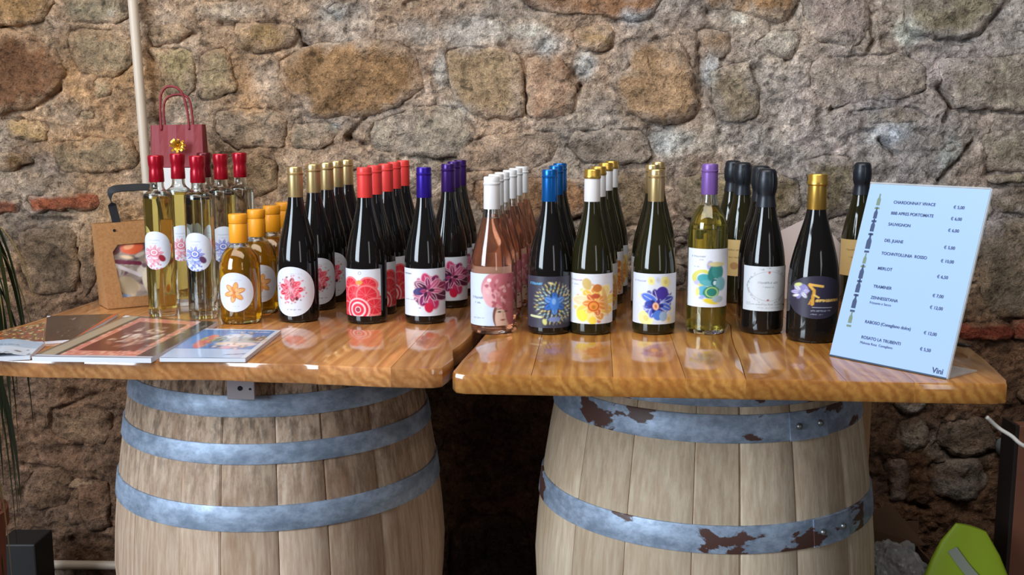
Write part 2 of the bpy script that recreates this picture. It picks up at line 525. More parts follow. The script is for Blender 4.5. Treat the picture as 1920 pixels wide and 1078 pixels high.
# rubble that fills the rest of the wall, beyond the big named stones
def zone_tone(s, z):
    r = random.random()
    if z < 0.95:  # rubble under the tabletops: shade painted into its darker tones
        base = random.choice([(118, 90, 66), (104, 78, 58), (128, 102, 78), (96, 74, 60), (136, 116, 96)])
    elif s < -0.55:
        base = random.choice([(150, 122, 86), (136, 104, 70), (158, 132, 98), (128, 98, 66), (160, 140, 112)])
    elif s < 0.35:
        base = random.choice([(158, 134, 106), (150, 128, 104), (162, 132, 100), (144, 130, 110), (168, 146, 120)])
    else:
        base = random.choice([(146, 132, 120), (140, 128, 112), (152, 140, 130), (134, 122, 106), (156, 142, 134)])
    j = random.uniform(0.92, 1.06)
    return tuple(min(255, c*j) for c in base)
cent = [(p.mean(0), np.hypot(*(p-p.mean(0)).T).max()) for p, _, _ in stones]
added = 0
for tr in range(5200):
    s, z = random.uniform(-1.55, 1.55), random.uniform(0.12, 2.0)
    rmax = random.choice([0.085, 0.06, 0.045, 0.032, 0.024, 0.018])
    if tr > 2600: rmax = random.choice([0.03, 0.022, 0.016])
    ok = True
    for (cc, rr), (poly, _, _) in zip(cent, stones):
        dd = math.hypot(cc[0]-s, cc[1]-z)
        if dd > rr + rmax*1.5 + 0.01: continue
        X = np.array([s]); Y = np.array([z])
        if inside(poly, X, Y)[0] or distpoly(poly, X, Y)[0] < rmax*1.25+0.008:
            ok = False; break
    if not ok: continue
    k = random.randint(5, 8); a0 = random.uniform(0, 6.28); asp = random.uniform(0.55, 0.85)
    pl = []
    for i in range(k):
        a = a0 + 2*PI*i/k + random.uniform(-0.25, 0.25); r = rmax*random.uniform(0.78, 1.05)
        pl.append((s+r*math.cos(a)*1.05, z+r*math.sin(a)*asp))
    poly = resample(pl, 20 if rmax > 0.03 else 14)
    stones.append((poly, zone_tone(s, z), random.uniform(0.003, 0.010)))
    cent.append((poly.mean(0), np.hypot(*(poly-poly.mean(0)).T).max()))
    added += 1
    if added >= 190: break

# mortar bed: a rough height field
S0, S1, Z0, Z1, ST = -1.72, 1.72, 0.0, 2.10, 0.0052
ns = int((S1-S0)/ST)+1; nz = int((Z1-Z0)/ST)+1
sg = np.linspace(S0, S1, ns); zg = np.linspace(Z0, Z1, nz)
SS, ZZ = np.meshgrid(sg, zg)
def ridge(x, y, o, sd): return 1-2*np.abs(fbm(x, y, o, sd, 0.55))
H = 0.012*fbm(SS*4, ZZ*4, 3, 3) + 0.0100*fbm(SS*13, ZZ*15, 4, 11, 0.6) + 0.0105*fbm(SS*38, ZZ*42, 4, 31, 0.75)
H += 0.0050*(ridge(SS*9, ZZ*11, 4, 23)-0.5)
pit = np.clip(fbm(SS*26+3, ZZ*30, 3, 77)-0.30, 0, 1)
H -= 0.030*pit
H -= 0.022*np.clip(fbm(SS*8+5, ZZ*13+2, 4, 78)-0.27, 0, 1)*2
for poly, c, h in stones:
    mn = poly.min(0)-0.03; mx = poly.max(0)+0.03
    i0, i1 = np.searchsorted(sg, [mn[0], mx[0]]); j0, j1 = np.searchsorted(zg, [mn[1], mx[1]])
    if i1 <= i0 or j1 <= j0: continue
    sx, sz = SS[j0:j1, i0:i1], ZZ[j0:j1, i0:i1]
    d = distpoly(poly, sx, sz); ins = inside(poly, sx, sz)
    big = h > 0.0125
    # mortar laps over the stone's edge; it only drops away further in
    drop = np.where(ins, np.clip((d-(0.004 if big else 0.002))/0.010, 0, 1)*0.022, 0.0)
    # open joint here and there, mostly under the stone
    cz = poly[:, 1].mean()
    below = np.clip((cz-sz)/0.05, -1, 1)
    wob = np.clip(fbm(sx*9, sz*9, 3, 91)*1.6+0.15+0.45*below, 0.0, 1.3)
    d2 = np.abs(d+0.003*fbm(sx*40, sz*40, 2, 6))
    H[j0:j1, i0:i1] -= drop + (0.015 if big else 0.004)*wob*np.exp(-(d2/(0.006 if big else 0.004))**2)
# crack lines and gaps in the masonry, in photo pixels
CRACKS = [[(560,62),(568,85),(578,88)],[(415,44),(470,50),(520,46)],[(690,215),(650,258),(688,272)],[(1075,140),(1090,160),(1085,172)],
          [(1625,20),(1640,80),(1630,95)],[(1560,205),(1600,185)],[(1765,165),(1785,200),(1770,225)],[(1650,262),(1680,290)],[(1800,300),(1825,265)],
          [(1590,130),(1605,175)],[(720,150),(700,200)],[(145,255),(198,268)],[(0,222),(40,224)],[(780,270),(830,300),(870,290)],[(1310,90),(1318,180)],
          [(60,410),(140,412)],[(145,470),(150,540)],[(1760,340),(1800,300)],[(870,940),(960,930)],[(1700,945),(1740,955)],[(45,870),(95,880)],[(100,770),(180,740)]]
for cr in CRACKS:
    pts = [PW(*p) for p in cr]
    for a, bb in zip(pts[:-1], pts[1:]):
        a = np.array(a); e = np.array(bb)-a
        j = np.abs(SS-(a[0]+e[0]/2)) < abs(e[0])/2+0.05
        t = np.clip(((SS-a[0])*e[0]+(ZZ-a[1])*e[1])/(e@e), 0, 1)
        d = np.hypot(SS-a[0]-t*e[0], ZZ-a[1]-t*e[1]) + 0.004*fbm(SS*30, ZZ*30, 2, 5)
        H -= 0.020*np.exp(-(d/0.0055)**2)
H = np.clip(H, -0.055, 0.03)
# mortar tone by zone; the low one carries painted shade under the tabletops
def tone(c):
    a = lin(c)*WG; return a*0.97+a.mean()*0.03
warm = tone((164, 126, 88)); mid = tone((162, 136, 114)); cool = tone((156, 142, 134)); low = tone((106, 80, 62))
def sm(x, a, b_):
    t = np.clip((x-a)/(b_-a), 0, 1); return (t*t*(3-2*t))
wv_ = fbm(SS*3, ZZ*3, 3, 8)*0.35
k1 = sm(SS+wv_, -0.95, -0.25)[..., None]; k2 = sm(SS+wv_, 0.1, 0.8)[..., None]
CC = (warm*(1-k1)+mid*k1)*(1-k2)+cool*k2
kz = sm(ZZ+wv_*0.4, 1.12, 0.9)[..., None]  # fades to the shaded tone from tabletop height down
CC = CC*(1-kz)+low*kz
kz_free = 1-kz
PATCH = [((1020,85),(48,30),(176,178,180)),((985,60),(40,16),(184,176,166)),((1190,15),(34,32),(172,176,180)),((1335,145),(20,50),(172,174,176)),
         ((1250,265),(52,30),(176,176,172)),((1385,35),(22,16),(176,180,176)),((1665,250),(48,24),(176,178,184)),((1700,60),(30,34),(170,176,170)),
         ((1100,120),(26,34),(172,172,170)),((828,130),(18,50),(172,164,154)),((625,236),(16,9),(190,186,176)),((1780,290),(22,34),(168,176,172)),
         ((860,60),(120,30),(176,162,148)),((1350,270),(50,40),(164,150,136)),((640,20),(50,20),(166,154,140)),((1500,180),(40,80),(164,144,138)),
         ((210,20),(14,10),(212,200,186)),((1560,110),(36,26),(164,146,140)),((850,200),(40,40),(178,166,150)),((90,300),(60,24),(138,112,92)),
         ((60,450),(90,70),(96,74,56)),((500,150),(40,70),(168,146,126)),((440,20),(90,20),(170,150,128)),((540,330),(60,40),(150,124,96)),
         ((1000,370),(120,50),(150,108,76)),((1860,520),(60,80),(126,108,88)),((1790,830),(70,50),(140,128,116)),((920,850),(90,90),(84,62,52))]  # last patch: shade painted into the gap between the barrels
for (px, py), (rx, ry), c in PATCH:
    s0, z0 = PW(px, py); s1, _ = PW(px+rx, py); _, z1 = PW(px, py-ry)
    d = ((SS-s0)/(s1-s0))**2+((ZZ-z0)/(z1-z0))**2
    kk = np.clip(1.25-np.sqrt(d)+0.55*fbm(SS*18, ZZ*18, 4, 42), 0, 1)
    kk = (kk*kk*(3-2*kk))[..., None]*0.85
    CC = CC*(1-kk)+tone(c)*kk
gk = np.clip(0.45+1.2*fbm(SS*5, ZZ*6, 4, 101), 0, 0.9)[..., None]*kz_free
CC = CC*(1-gk*0.6)+(CC.mean(-1, keepdims=True)*np.array([1.10, 1.03, 0.93]))*gk*0.6
CC *= 1+fbm(SS*7, ZZ*7, 3, 111)[..., None]*np.array([0.16, 0.05, -0.10])
CC *= (1+0.34*fbm(SS*9, ZZ*9, 5, 55))[..., None]
sp_ = fbm(SS*40, ZZ*40, 2, 66)[..., None]
CC = np.where(sp_ > 0.50, CC*1.4, CC)
CC = np.clip(CC, 0, 0.9)
V = np.stack([SS, WY0+WS*SS-H, ZZ], -1).reshape(-1, 3)
idx = np.arange(ns*nz).reshape(nz, ns)
Q = np.stack([idx[:-1, :-1], idx[:-1, 1:], idx[1:, 1:], idx[1:, :-1]], -1).reshape(-1, 4)
me = bpy.data.meshes.new('wall_back')
me.vertices.add(len(V)); me.vertices.foreach_set('co', V.astype(np.float32).ravel())
me.loops.add(Q.size); me.loops.foreach_set('vertex_index', Q.astype(np.int32).ravel())
me.polygons.add(len(Q)); me.polygons.foreach_set('loop_start', np.arange(0, Q.size, 4, dtype=np.int32))
me.polygons.foreach_set('use_smooth', np.ones(len(Q), bool))
me.update(); me.validate()
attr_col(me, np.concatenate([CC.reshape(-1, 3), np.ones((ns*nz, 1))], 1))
me.materials.append(M_MORTAR)
wall = bpy.data.objects.new('wall_back', me); COL.objects.link(wall)
tag(wall, kind='structure')

def stone_mesh(name, poly, h, seed, brickish=False):
    n = len(poly); c = poly.mean(0); size = math.sqrt(abs(0.5*np.sum(poly[:, 0]*np.roll(poly[:, 1], -1)-np.roll(poly[:, 0], -1)*poly[:, 1])))
    nr = 11 if size > .11 else 7 if size > .06 else 4
    ts = [0.0]+[0.04+0.90*(k/nr)**1.15 for k in range(nr)]
    if n <= 20: ts = [0.0, 0.08, 0.3, 0.65]
    verts, faces = [], []
    sd = Vector((seed*3.1, seed*1.7, seed*.9)); am = min(0.016, 0.10*size+0.003)*(0.45 if brickish else 1)
    def relief(q):
        p = Vector((q[0], q[1], 0))
        nv = mnoise.noise(p*9+sd)*1.0 + mnoise.noise(p*24+sd)*0.55 + (0.5-abs(mnoise.noise(p*15+sd))*2)*0.35 + mnoise.noise(p*60+sd)*0.30 + mnoise.noise(p*120+sd)*.12
        cell = mnoise.voronoi(p*14+sd)[0]
        return am*(nv*0.8+(cell[1]-cell[0])*0.35-.1)
    for ri, t in enumerate(ts):
        for p in poly:
            q = p*(1-t)+c*t
            j1 = mnoise.noise(Vector((q[0]*45, q[1]*45, seed)))*(0.009 if size > .06 else .004)*(1-t); j2 = mnoise.noise(Vector((q[1]*45, q[0]*45, seed+9)))*(0.009 if size > .06 else .004)*(1-t)
            q = q+np.array((j1, j2))
            edge = min(1.0, t*size*0.5/0.016+0.15)
            hh = -0.022 if ri == 0 else -0.007+(h*0.62+0.007)*edge**0.7+relief(q)
            verts.append(wp(q[0], q[1], hh))
    verts.append(wp(c[0], c[1], h*0.62+relief(c)))
    for r in range(len(ts)-1):
        for k in range(n):
            k2 = (k+1) % n
            faces.append((r*n+k, r*n+k2, (r+1)*n+k2, (r+1)*n+k))
    r = len(ts)-1
    for k in range(n):
        faces.append((r*n+k, r*n+(k+1) % n, len(verts)-1))
    return verts, faces
for i, (poly, c, h) in enumerate(stones):
    isb = tuple(c) in ((156, 84, 50), (142, 76, 46), (150, 72, 48), (138, 70, 48))
    v, f = stone_mesh('stone', poly, h, i*1.7, isb)
    # outline may be clockwise: make it face the room
    a = 0.5*np.sum(poly[:, 0]*np.roll(poly[:, 1], -1)-np.roll(poly[:, 0], -1)*poly[:, 1])
    if a < 0: f = [tuple(reversed(q)) for q in f]
    o = mesh_obj('brick' if isb else 'stone', v, f, M_MORTAR, wall, True)
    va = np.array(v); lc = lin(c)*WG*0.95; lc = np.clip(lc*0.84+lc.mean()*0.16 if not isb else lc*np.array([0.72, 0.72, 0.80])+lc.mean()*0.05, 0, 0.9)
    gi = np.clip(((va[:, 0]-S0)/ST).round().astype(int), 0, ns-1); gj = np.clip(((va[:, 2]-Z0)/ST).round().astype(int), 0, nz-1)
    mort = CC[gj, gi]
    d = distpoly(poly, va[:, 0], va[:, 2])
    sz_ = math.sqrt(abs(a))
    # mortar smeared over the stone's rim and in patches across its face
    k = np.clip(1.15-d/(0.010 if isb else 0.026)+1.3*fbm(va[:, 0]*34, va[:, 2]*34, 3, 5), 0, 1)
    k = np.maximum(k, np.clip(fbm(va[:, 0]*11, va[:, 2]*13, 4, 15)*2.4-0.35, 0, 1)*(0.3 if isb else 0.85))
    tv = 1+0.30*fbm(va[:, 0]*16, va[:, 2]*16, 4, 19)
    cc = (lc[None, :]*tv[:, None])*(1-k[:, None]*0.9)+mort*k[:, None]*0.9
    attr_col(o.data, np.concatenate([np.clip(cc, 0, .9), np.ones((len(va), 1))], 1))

# ---------------------------------------------------------------- barrels
def barrel(name, cx, cy, rot, m_stave, m_hoop, hoops, seed, label, rb=0.352, rh=0.282, top=0.966, zb=0.48):
    rnd = random.Random(seed)
    root = empty(name, (cx, cy, 0), rot)
    tag(root, label, 'barrel')
    def R(z): return rb-(rb-rh)*abs((z-zb)/(top-zb))**1.5
    zs = [0.0, 0.015] + [0.06+i*(top-0.11)/12 for i in range(13)] + [top-0.02, top]
    ws = [rnd.uniform(0.75, 1.35) for _ in range(19)]
    tot = sum(ws); a = 0.0
    for wd in ws:
        a1 = a+2*PI*wd/tot
        off = rnd.uniform(-0.0008, 0.0008); gap = 0.0015
        verts, faces = [], []
        cols = 6
        for z in zs:
            r = R(z)+off
            for k in range(cols):
                f = k/(cols-1)
                th = a+gap+(a1-a-2*gap)*(0.0 if k == 0 else 0.04 if k == 1 else 0.96 if k == cols-2 else 1.0 if k == cols-1 else f)
                rr = r-(0.0022 if k in (0, cols-1) else 0)
                if z in (0.0, top): rr -= 0.006
                verts.append((rr*math.cos(th), rr*math.sin(th), z))
            for k in (cols-1, 0):
                th = (a+gap) if k == 0 else (a1-gap)
                verts.append(((r-0.026)*math.cos(th), (r-0.026)*math.sin(th), z))
        m_ = cols+2
        for i in range(len(zs)-1):
            for k in range(m_):
                k2 = (k+1) % m_
                faces.append((i*m_+k, i*m_+k2, (i+1)*m_+k2, (i+1)*m_+k))
        faces.append(tuple(range(m_-1, -1, -1))); faces.append(tuple((len(zs)-1)*m_+k for k in range(m_)))
        o = mesh_obj('stave', verts, faces, m_stave, root, True); sharp(o, 35)
        a = a1
    for (zc, hw, lapang) in hoops:
        prof = []
        for z in (zc-hw/2, zc-hw/2+0.002, zc, zc+hw/2-0.002, zc+hw/2):
            prof.append((R(z)+(0.0036 if z not in (zc-hw/2, zc+hw/2) else 0.0026), z))
        inner = [(R(z)-0.0008, z) for z in (zc+hw/2, zc, zc-hw/2)]
        hp = lathe('hoop', prof+inner, m_hoop, root, 96, True)
        # riveted lap
        vs, fs = [], []
        for i in range(9):
            th = lapang-0.14+0.28*i/8
            for z in (zc-hw/2-0.0005, zc+hw/2+0.0005):
                for e in (0.0036, 0.0062):
                    vs.append(((R(z)+e)*math.cos(th), (R(z)+e)*math.sin(th), z))
        for i in range(8):
            b0, b1 = i*4, (i+1)*4
            fs += [(b0+1, b1+1, b1+3, b0+3), (b0, b0+2, b1+2, b1), (b0, b1, b1+1, b0+1), (b0+2, b0+3, b1+3, b1+2)]
        fs += [(0, 1, 3, 2), (32, 34, 35, 33)]
        lp = mesh_obj('lap_joint', vs, fs, m_hoop, hp, True); sharp(lp, 35)
        for da in (-0.08, 0.08):
            th = lapang+da; bm = bmesh.new()
            bmesh.ops.create_icosphere(bm, subdivisions=2, radius=0.0065)
            bmesh.ops.translate(bm, vec=((R(zc)+0.0068)*math.cos(th), (R(zc)+0.0068)*math.sin(th), zc), verts=bm.verts)
            bm_obj('rivet', bm, M_RIVET, hp, True)
    lathe('barrel_head', [(0.0, top-0.045), (rh-0.028, top-0.045), (rh-0.028, top-0.03), (0.0, top-0.03)], m_stave, root, 40)
    return root
az = math.radians(-12.6); DL = 2.30
BL = barrel('wine_barrel', DL*math.sin(az), DL*math.cos(az), 0.35, M_STAVE_L, M_HOOP_L,
            [(0.860, 0.040, 0.4), (0.772, 0.038, 2.6), (0.652, 0.047, 1.0), (0.30, 0.047, 2.0), (0.19, 0.038, 0.6), (0.08, 0.040, 2.2)], 5,
            'weathered oak wine barrel with smooth grey hoops under the tabletop that carries the magazines')
az = math.radians(10.5); DR = 2.20
BR = barrel('wine_barrel', DR*math.sin(az), DR*math.cos(az), 1.1, M_STAVE_R, M_HOOP_R,
            [(0.900, 0.040, 2.5), (0.841, 0.050, -1.1-1.1), (0.6445, 0.050, -0.98-1.1), (0.31, 0.05, 2.0), (0.12, 0.05, 0.6)], 9,
            'pale oak wine barrel with rust-flaked peeling hoops under the tabletop that carries the price list')
# stave markings on the first barrel: bung-side dark scars
# ---------------------------------------------------------------- tabletops
TT = 0.033
def tabletop(name, O, rot, boards, label, mat, th=TT):
    root = empty(name, (O[0], O[1], 1.0), rot)
    tag(root, label, 'tabletop')
    for poly, bev in boards:
        n = len(poly); P = [Vector((p[0], p[1])) for p in poly]
        insets = []
        for i in range(n):
            e1 = (P[i]-P[i-1]).normalized(); e2 = (P[(i+1) % n]-P[i]).normalized()
            n1 = Vector((-e1.y, e1.x)); n2 = Vector((-e2.y, e2.x))
            b1, b2 = bev[i-1], bev[i]
            if n1.dot(n2) > 0.6: insets.append((n1+n2).normalized()*max(b1, b2))
            else: insets.append(n1*b1+n2*b2)
        rings = []
        for z, k in ((-th, 1.0), (-th+0.3, 0.3), (-th+1.0, 0.0), (-1.0, 0.0), (-0.3, 0.3), (0.0, 1.0)):
            ring = []
            for i in range(n):
                bmx = max(bev[i-1], bev[i])
                zz = {-th: -th, -th+0.3: -th+0.3*bmx*0.8, -th+1.0: -th+bmx*0.8, -1.0: -bmx*0.8, -0.3: -0.3*bmx*0.8, 0.0: 0.0}[z]
                q = P[i]+insets[i]*k
                ring.append((q.x, q.y, zz))
            rings.append(ring)
        verts = [v for r in rings for v in r]; faces = []
        for r in range(len(rings)-1):
            for k in range(n):
                k2 = (k+1) % n
                faces.append((r*n+k, r*n+k2, (r+1)*n+k2, (r+1)*n+k))
        faces.append(tuple(range(n-1, -1, -1))); faces.append(tuple((len(rings)-1)*n+k for k in range(n)))
        o = mesh_obj('board', verts, faces, mat, root, True); sharp(o, 30)
    return root

rotL = -math.atan(0.101); rotR = -math.atan(0.0785)
OL = G(833, 690)
cl, sl = math.cos(rotL), math.sin(rotL)
def toL(p, O, rot):
    dx, dy = p[0]-O[0], p[1]-O[1]
    c, s = math.cos(-rot), math.sin(-rot)
    return (dx*c-dy*s, dx*s+dy*c)
def frontL(u): return 0.004*math.sin(u*13)+0.003*math.sin(u*31+1)+(0.006 if u < -0.22 else 0.0)
back_depth = 0.87
boards = []
edges_u = [-1.00, -0.86, -0.745, -0.60, -0.485, -0.33, -0.205, -0.085]
lbc = toL(G(172, 580), OL, rotL)
sb, OB = 0.0004, 0.0035
def leftcut(v):   # slanting left end of the top
    p0 = toL((-1.035, 1.72), OL, rotL)
    if v < lbc[1]: return p0[0]+(lbc[0]-p0[0])*(v-p0[1])/(lbc[1]-p0[1])
    return lbc[0]+(v-lbc[1])*0.35
for u0, u1 in zip(edges_u[:-1], edges_u[1:]):
    fr = [(u0+(u1-u0)*k/6, frontL(u0+(u1-u0)*k/6)) for k in range(7)]
    if u0 < -0.99:
        vs = [0.0, 0.15, 0.3, lbc[1], 0.6]
        # board cut along the slanted end
        le = [(max(min(leftcut(v), u1-0.01), u0-0.08), v) for v in (0.75, 0.6, lbc[1], 0.3, 0.15)]
        poly = [(leftcut(0.0), frontL(u0))]+fr[1:]+[(u1, 0.78)]+le
        bev = [OB]*6+[sb]+[OB]+[OB]*5
        boards.append((poly, bev[:len(poly)]+[OB]*(len(poly)-len(bev))))
    elif u0 < -0.85:
        poly = fr+[(u1, back_depth), (u0+0.05, back_depth), (u0, 0.78)]
        boards.append((poly, [OB]*6+[sb, OB, OB, sb]))
    else:
        poly = fr+[(u1, back_depth), (u0, back_depth)]
        boards.append((poly, [OB]*6+[sb, OB, sb]))
# last board with the wavy live edge and rounded corner
u0 = edges_u[-1]
live = [(0.000, 0.035), (0.004, 0.07), (-0.002, 0.105), (-0.008, 0.14), (-0.002, 0.18), (0.004, 0.25), (0.006, 0.40), (0.004, 0.6), (0.004, back_depth)]
fr = [(u0+(-0.03-u0)*k/4, frontL(u0)) for k in range(5)]
poly = fr+[(-0.015, frontL(u0)+0.003), (-0.004, frontL(u0)+0.012)]+live+[(u0, back_depth)]
boards.append((poly, [OB]*(len(poly)-2)+[OB, sb]))
TL_ = tabletop('plank_tabletop', OL, rotL, boards,
               'pinkish oak plank tabletop with wavy live edge lying on the grey-hooped barrel', M_WOOD_L)
OR = G(845, 701); OR = Vector((OR.x, OR.y, 1.0))
FRr = toL(G(1896, 716), OR, rotR); RB = toL(G(1813, 647), OR, rotR)
W = FRr[0]
boards = []
ue = [0.0, 0.125, 0.25, 0.36, 0.475, 0.60, 0.70]
crack = [toL(G(x, y), OR, rotR) for x, y in ((1399, 711), (1393, 692), (1387, 672), (1377, 650), (1372, 632), (1370, 610))]
crack[0] = (crack[0][0], 0.0)
ck_i = min(range(len(ue)), key=lambda k: abs(ue[k]-crack[0][0])); ue[ck_i] = crack[0][0]
for i, (u0, u1) in enumerate(zip(ue[:-1], ue[1:])):
    n = 4
    fr = [(u0+(u1-u0)*k/n, 0.0) for k in range(n+1)]
    if i == 0:
        rc = 0.022
        fr = [(0.0, rc), (rc*0.3, rc*0.3), (rc, 0.0)] + [(0.06, 0.0), (u1, 0.0)]
        lt = [(0.030, 0.88), (0.024, 0.40), (0.012, 0.2), (0.004, 0.10)]
        poly = fr+[(u1, 0.88)]+lt
        boards.append((poly, [0.005]*4+[sb]+[0.005]*5))
    else:
        rt = [(a_-.0006, b_) for a_, b_ in crack[1:]] if i+1 == ck_i else []
        lt = [(a_+.0006, b_) for a_, b_ in crack[:0:-1]] if i == ck_i else []
        poly = fr+rt+[(u1, 0.88), (u0, 0.88)]+lt
        boards.append((poly, [0.005]*n+[sb]*(len(rt)+1)+[0.005]+[sb]*(len(lt)+1)))
u0 = ue[-1]
poly = [(u0, 0.0), (W-0.03, 0.0), (W-0.008, 0.008), (W, 0.03), (RB[0]+(W-RB[0])*0.3, RB[1]*0.6), (RB[0], RB[1]-0.02), (RB[0]-0.02, RB[1]), (RB[0]-0.045, RB[1]+0.012), (RB[0]-0.03, 0.5), (RB[0]-0.01, 0.88), (u0, 0.88)]
boards.append((poly, [0.005]*(len(poly)-1)+[sb]))
TR_ = tabletop('plank_tabletop', OR, rotR, boards,
               'honey-coloured pine plank tabletop with rounded corners lying on the rusty-hooped barrel', M_WOOD_R)
# bracket under the first top, in front of the barrel rim
M_STEEL = simple('bracket_steel', (176, 166, 168), 0.5, 0.3)
M_HOLE = simple('dark_hole', (12, 11, 11), 0.8)
bp = PY(452, 735, 1.918)
bpl = toL(bp, OL, rotL)
br = box('bracket', bpl[0], bpl[1], -TT-0.045, 0.053, 0.004, 0.086, M_STEEL, TL_, 0.0015)
for dx, dz in ((0.0, -0.045), (0.0, -0.066), (0.019, -0.067)):
    hs = lathe('screw_hole', [(0.0, 0), (0.0045 if dx == 0 else 0.002, 0), (0.0045 if dx == 0 else 0.002, 0.002), (0, 0.002)], M_HOLE, br, 14)
    hs.rotation_euler = (PI/2, 0, 0); hs.location = (bpl[0]+dx-0.001, bpl[1]-0.0015, -TT+dz)

# ---------------------------------------------------------------- printed art, painted into vertex colours of thin curved labels
class Canvas:
    def __init__(s, U, V, aspect, bg, kx=1.0):
        s.x = U*aspect; s.y = V; s.a = aspect; s.kx = kx
        s.img = np.ones(U.shape+(3,))*lin(bg)
    def blend(s, mask, col, alpha=1.0):
        k = np.clip(mask, 0, 1)[..., None]*alpha
        s.img = s.img*(1-k)+lin(col)*k
    def ell(s, cx, cy, *a, **k): s._ell(cx*s.kx, cy, *a, **k)
    def _ell(s, cx, cy, rx, ry, rot, col, alpha=1.0, soft=0.02):
        c, n = math.cos(rot), math.sin(rot)
        dx = s.x-cx; dy = s.y-cy
        u = (dx*c+dy*n)/rx; v = (-dx*n+dy*c)/ry
        s.blend((1-np.sqrt(u*u+v*v))*min(rx, ry)/soft+0.5, col, alpha)
    def ring(s, cx, cy, rx, ry, wd, col, alpha=1.0):
        cx = cx*s.kx
        r = np.sqrt(((s.x-cx)/rx)**2+((s.y-cy)/ry)**2)
        s.blend((wd-np.abs(r-1)*min(rx, ry))/0.01+0.5, col, alpha)
    def rect(s, x0, y0, x1, y1, col, alpha=1.0):
        m = ((s.x > x0*s.kx) & (s.x < x1*s.kx) & (s.y > y0) & (s.y < y1)).astype(float)
        s.blend(m, col, alpha)
    def line(s, x0, y0, x1, *a, **k): s._line(x0*s.kx, y0, x1*s.kx, *a, **k)
    def _line(s, x0, y0, x1, y1, wd, col, alpha=1.0):
        ex, ey = x1-x0, y1-y0; L = ex*ex+ey*ey+1e-9
        t = np.clip(((s.x-x0)*ex+(s.y-y0)*ey)/L, 0, 1)
        d = np.hypot(s.x-x0-t*ex, s.y-y0-t*ey)
        s.blend((wd-d)/0.008+0.5, col, alpha)
    def petals(s, cx, cy, R, n, cols, edge=None, wid=0.30, a0=0.0, rnd=None, k0=0.55):
        cx = cx*s.kx
        for k in range(n):
            a = a0+2*PI*k/n
            rr = R*(1 if rnd is None else rnd.uniform(0.85, 1.1))
            px, py = cx+rr*k0*math.cos(a), cy+rr*k0*math.sin(a)
            if edge is not None: s._ell(px, py, rr*0.47, rr*(wid+0.04), a, edge)
            s._ell(px, py, rr*0.42, rr*wid, a, cols[k % len(cols)])
            s._line(cx+rr*.15*math.cos(a), cy+rr*.15*math.sin(a), cx+rr*.85*math.cos(a), cy+rr*.85*math.sin(a), 0.006, edge or cols[0], 0.8)
    def dots(s, n, cx, cy, R, cols, r0, r1, seed, rin=0.0, sq=1.0):
        rnd = random.Random(seed); cx = cx*s.kx
        for k in range(n):
            a = rnd.uniform(0, 2*PI); q = R*math.sqrt(rnd.uniform(rin*rin, 1))
            s._ell(cx+q*math.cos(a)*sq, cy+q*math.sin(a), rnd.uniform(r0, r1), rnd.uniform(r0, r1)*0.7, rnd.uniform(0, 3), rnd.choice(cols), 0.9)
    def script(s, x0, x1, y, h0, col, seed, alpha=0.85):
        """a run of small strokes: print too fine to be read in the photograph"""
        rnd = random.Random(seed); x = x0*s.kx; x1 = x1*s.kx
        while x < x1:
            wd = rnd.uniform(0.008, 0.018); h = h0*.75
            if rnd.random() > 0.16:
                s._line(x, y, x+wd*rnd.uniform(-.3, .5), y+h*rnd.uniform(.6, 1), 0.005, col, alpha)
                s._line(x, y+h*rnd.choice([0, .5, 1]), x+wd, y+h*rnd.choice([0, .5, 1]), 0.004, col, alpha)
            x += wd+0.005

WH = (216, 223, 236)
def art_pomegranate(c):
    cols = [(206, 30, 66), (232, 74, 96), (150, 16, 44), (224, 110, 130), (190, 24, 56)]
    c.dots(26, .44, .54, .30, [(196, 40, 70), (120, 14, 40), (214, 60, 84)], .012, .022, 3, .8)
    for k in range(3): c.petals(.44, .54, .25-.07*k, 9-2*k, cols[k:], (244, 190, 200), .22, k*.4)
    c.dots(22, .44, .54, .17, cols, .018, .034, 9)
    c.ell(.58, .36, .035, .04, 0, (110, 12, 36)); c.script(.30, .66, .13, .02, (140, 150, 170), 4); c.script(.3, .7, .85, .02, (190, 196, 210), 7)
def art_citrus(c):
    def slice_(x, y, r, a0=0):
        x *= c.kx
        c._ell(x, y, r, r, 0, (236, 90, 92)); c._ell(x, y, r*.88, r*.88, 0, (240, 160, 164)); c._ell(x, y, r*.83, r*.83, 0, (216, 40, 60))
        for k in range(9):
            a = a0+2*PI*k/9
            c._line(x, y, x+r*.8*math.cos(a), y+r*.8*math.sin(a), .004, (236, 120, 126), .8)
    c.rect(0, 0, 2, .42, (222, 52, 62))
    slice_(.30, .66, .18, .2); slice_(.85, .66, .18, .4)
    c.ell(.60, .72, .07, .05, 0, (206, 150, 60))
    for x, y, r in ((.10, .42, .21), (.42, .48, .20), (.80, .45, .23), (1.02, .2, .2), (.14, .1, .22)): slice_(x, y, r, x*3)
    c.ell(.55, .14, .25, .25, 0, (240, 200, 204)); c.ell(.55, .14, .22, .22, 0, (220, 40, 66))
    c.ring(.55, .14, .15, .15, .02, (246, 200, 204)); c.ell(.55, .14, .06, .06, 0, (150, 16, 44)); c.ring(.55, .14, .06, .06, .008, (246, 210, 214))
    c.ring(.62, .92, .03, .03, .006, (150, 150, 160))
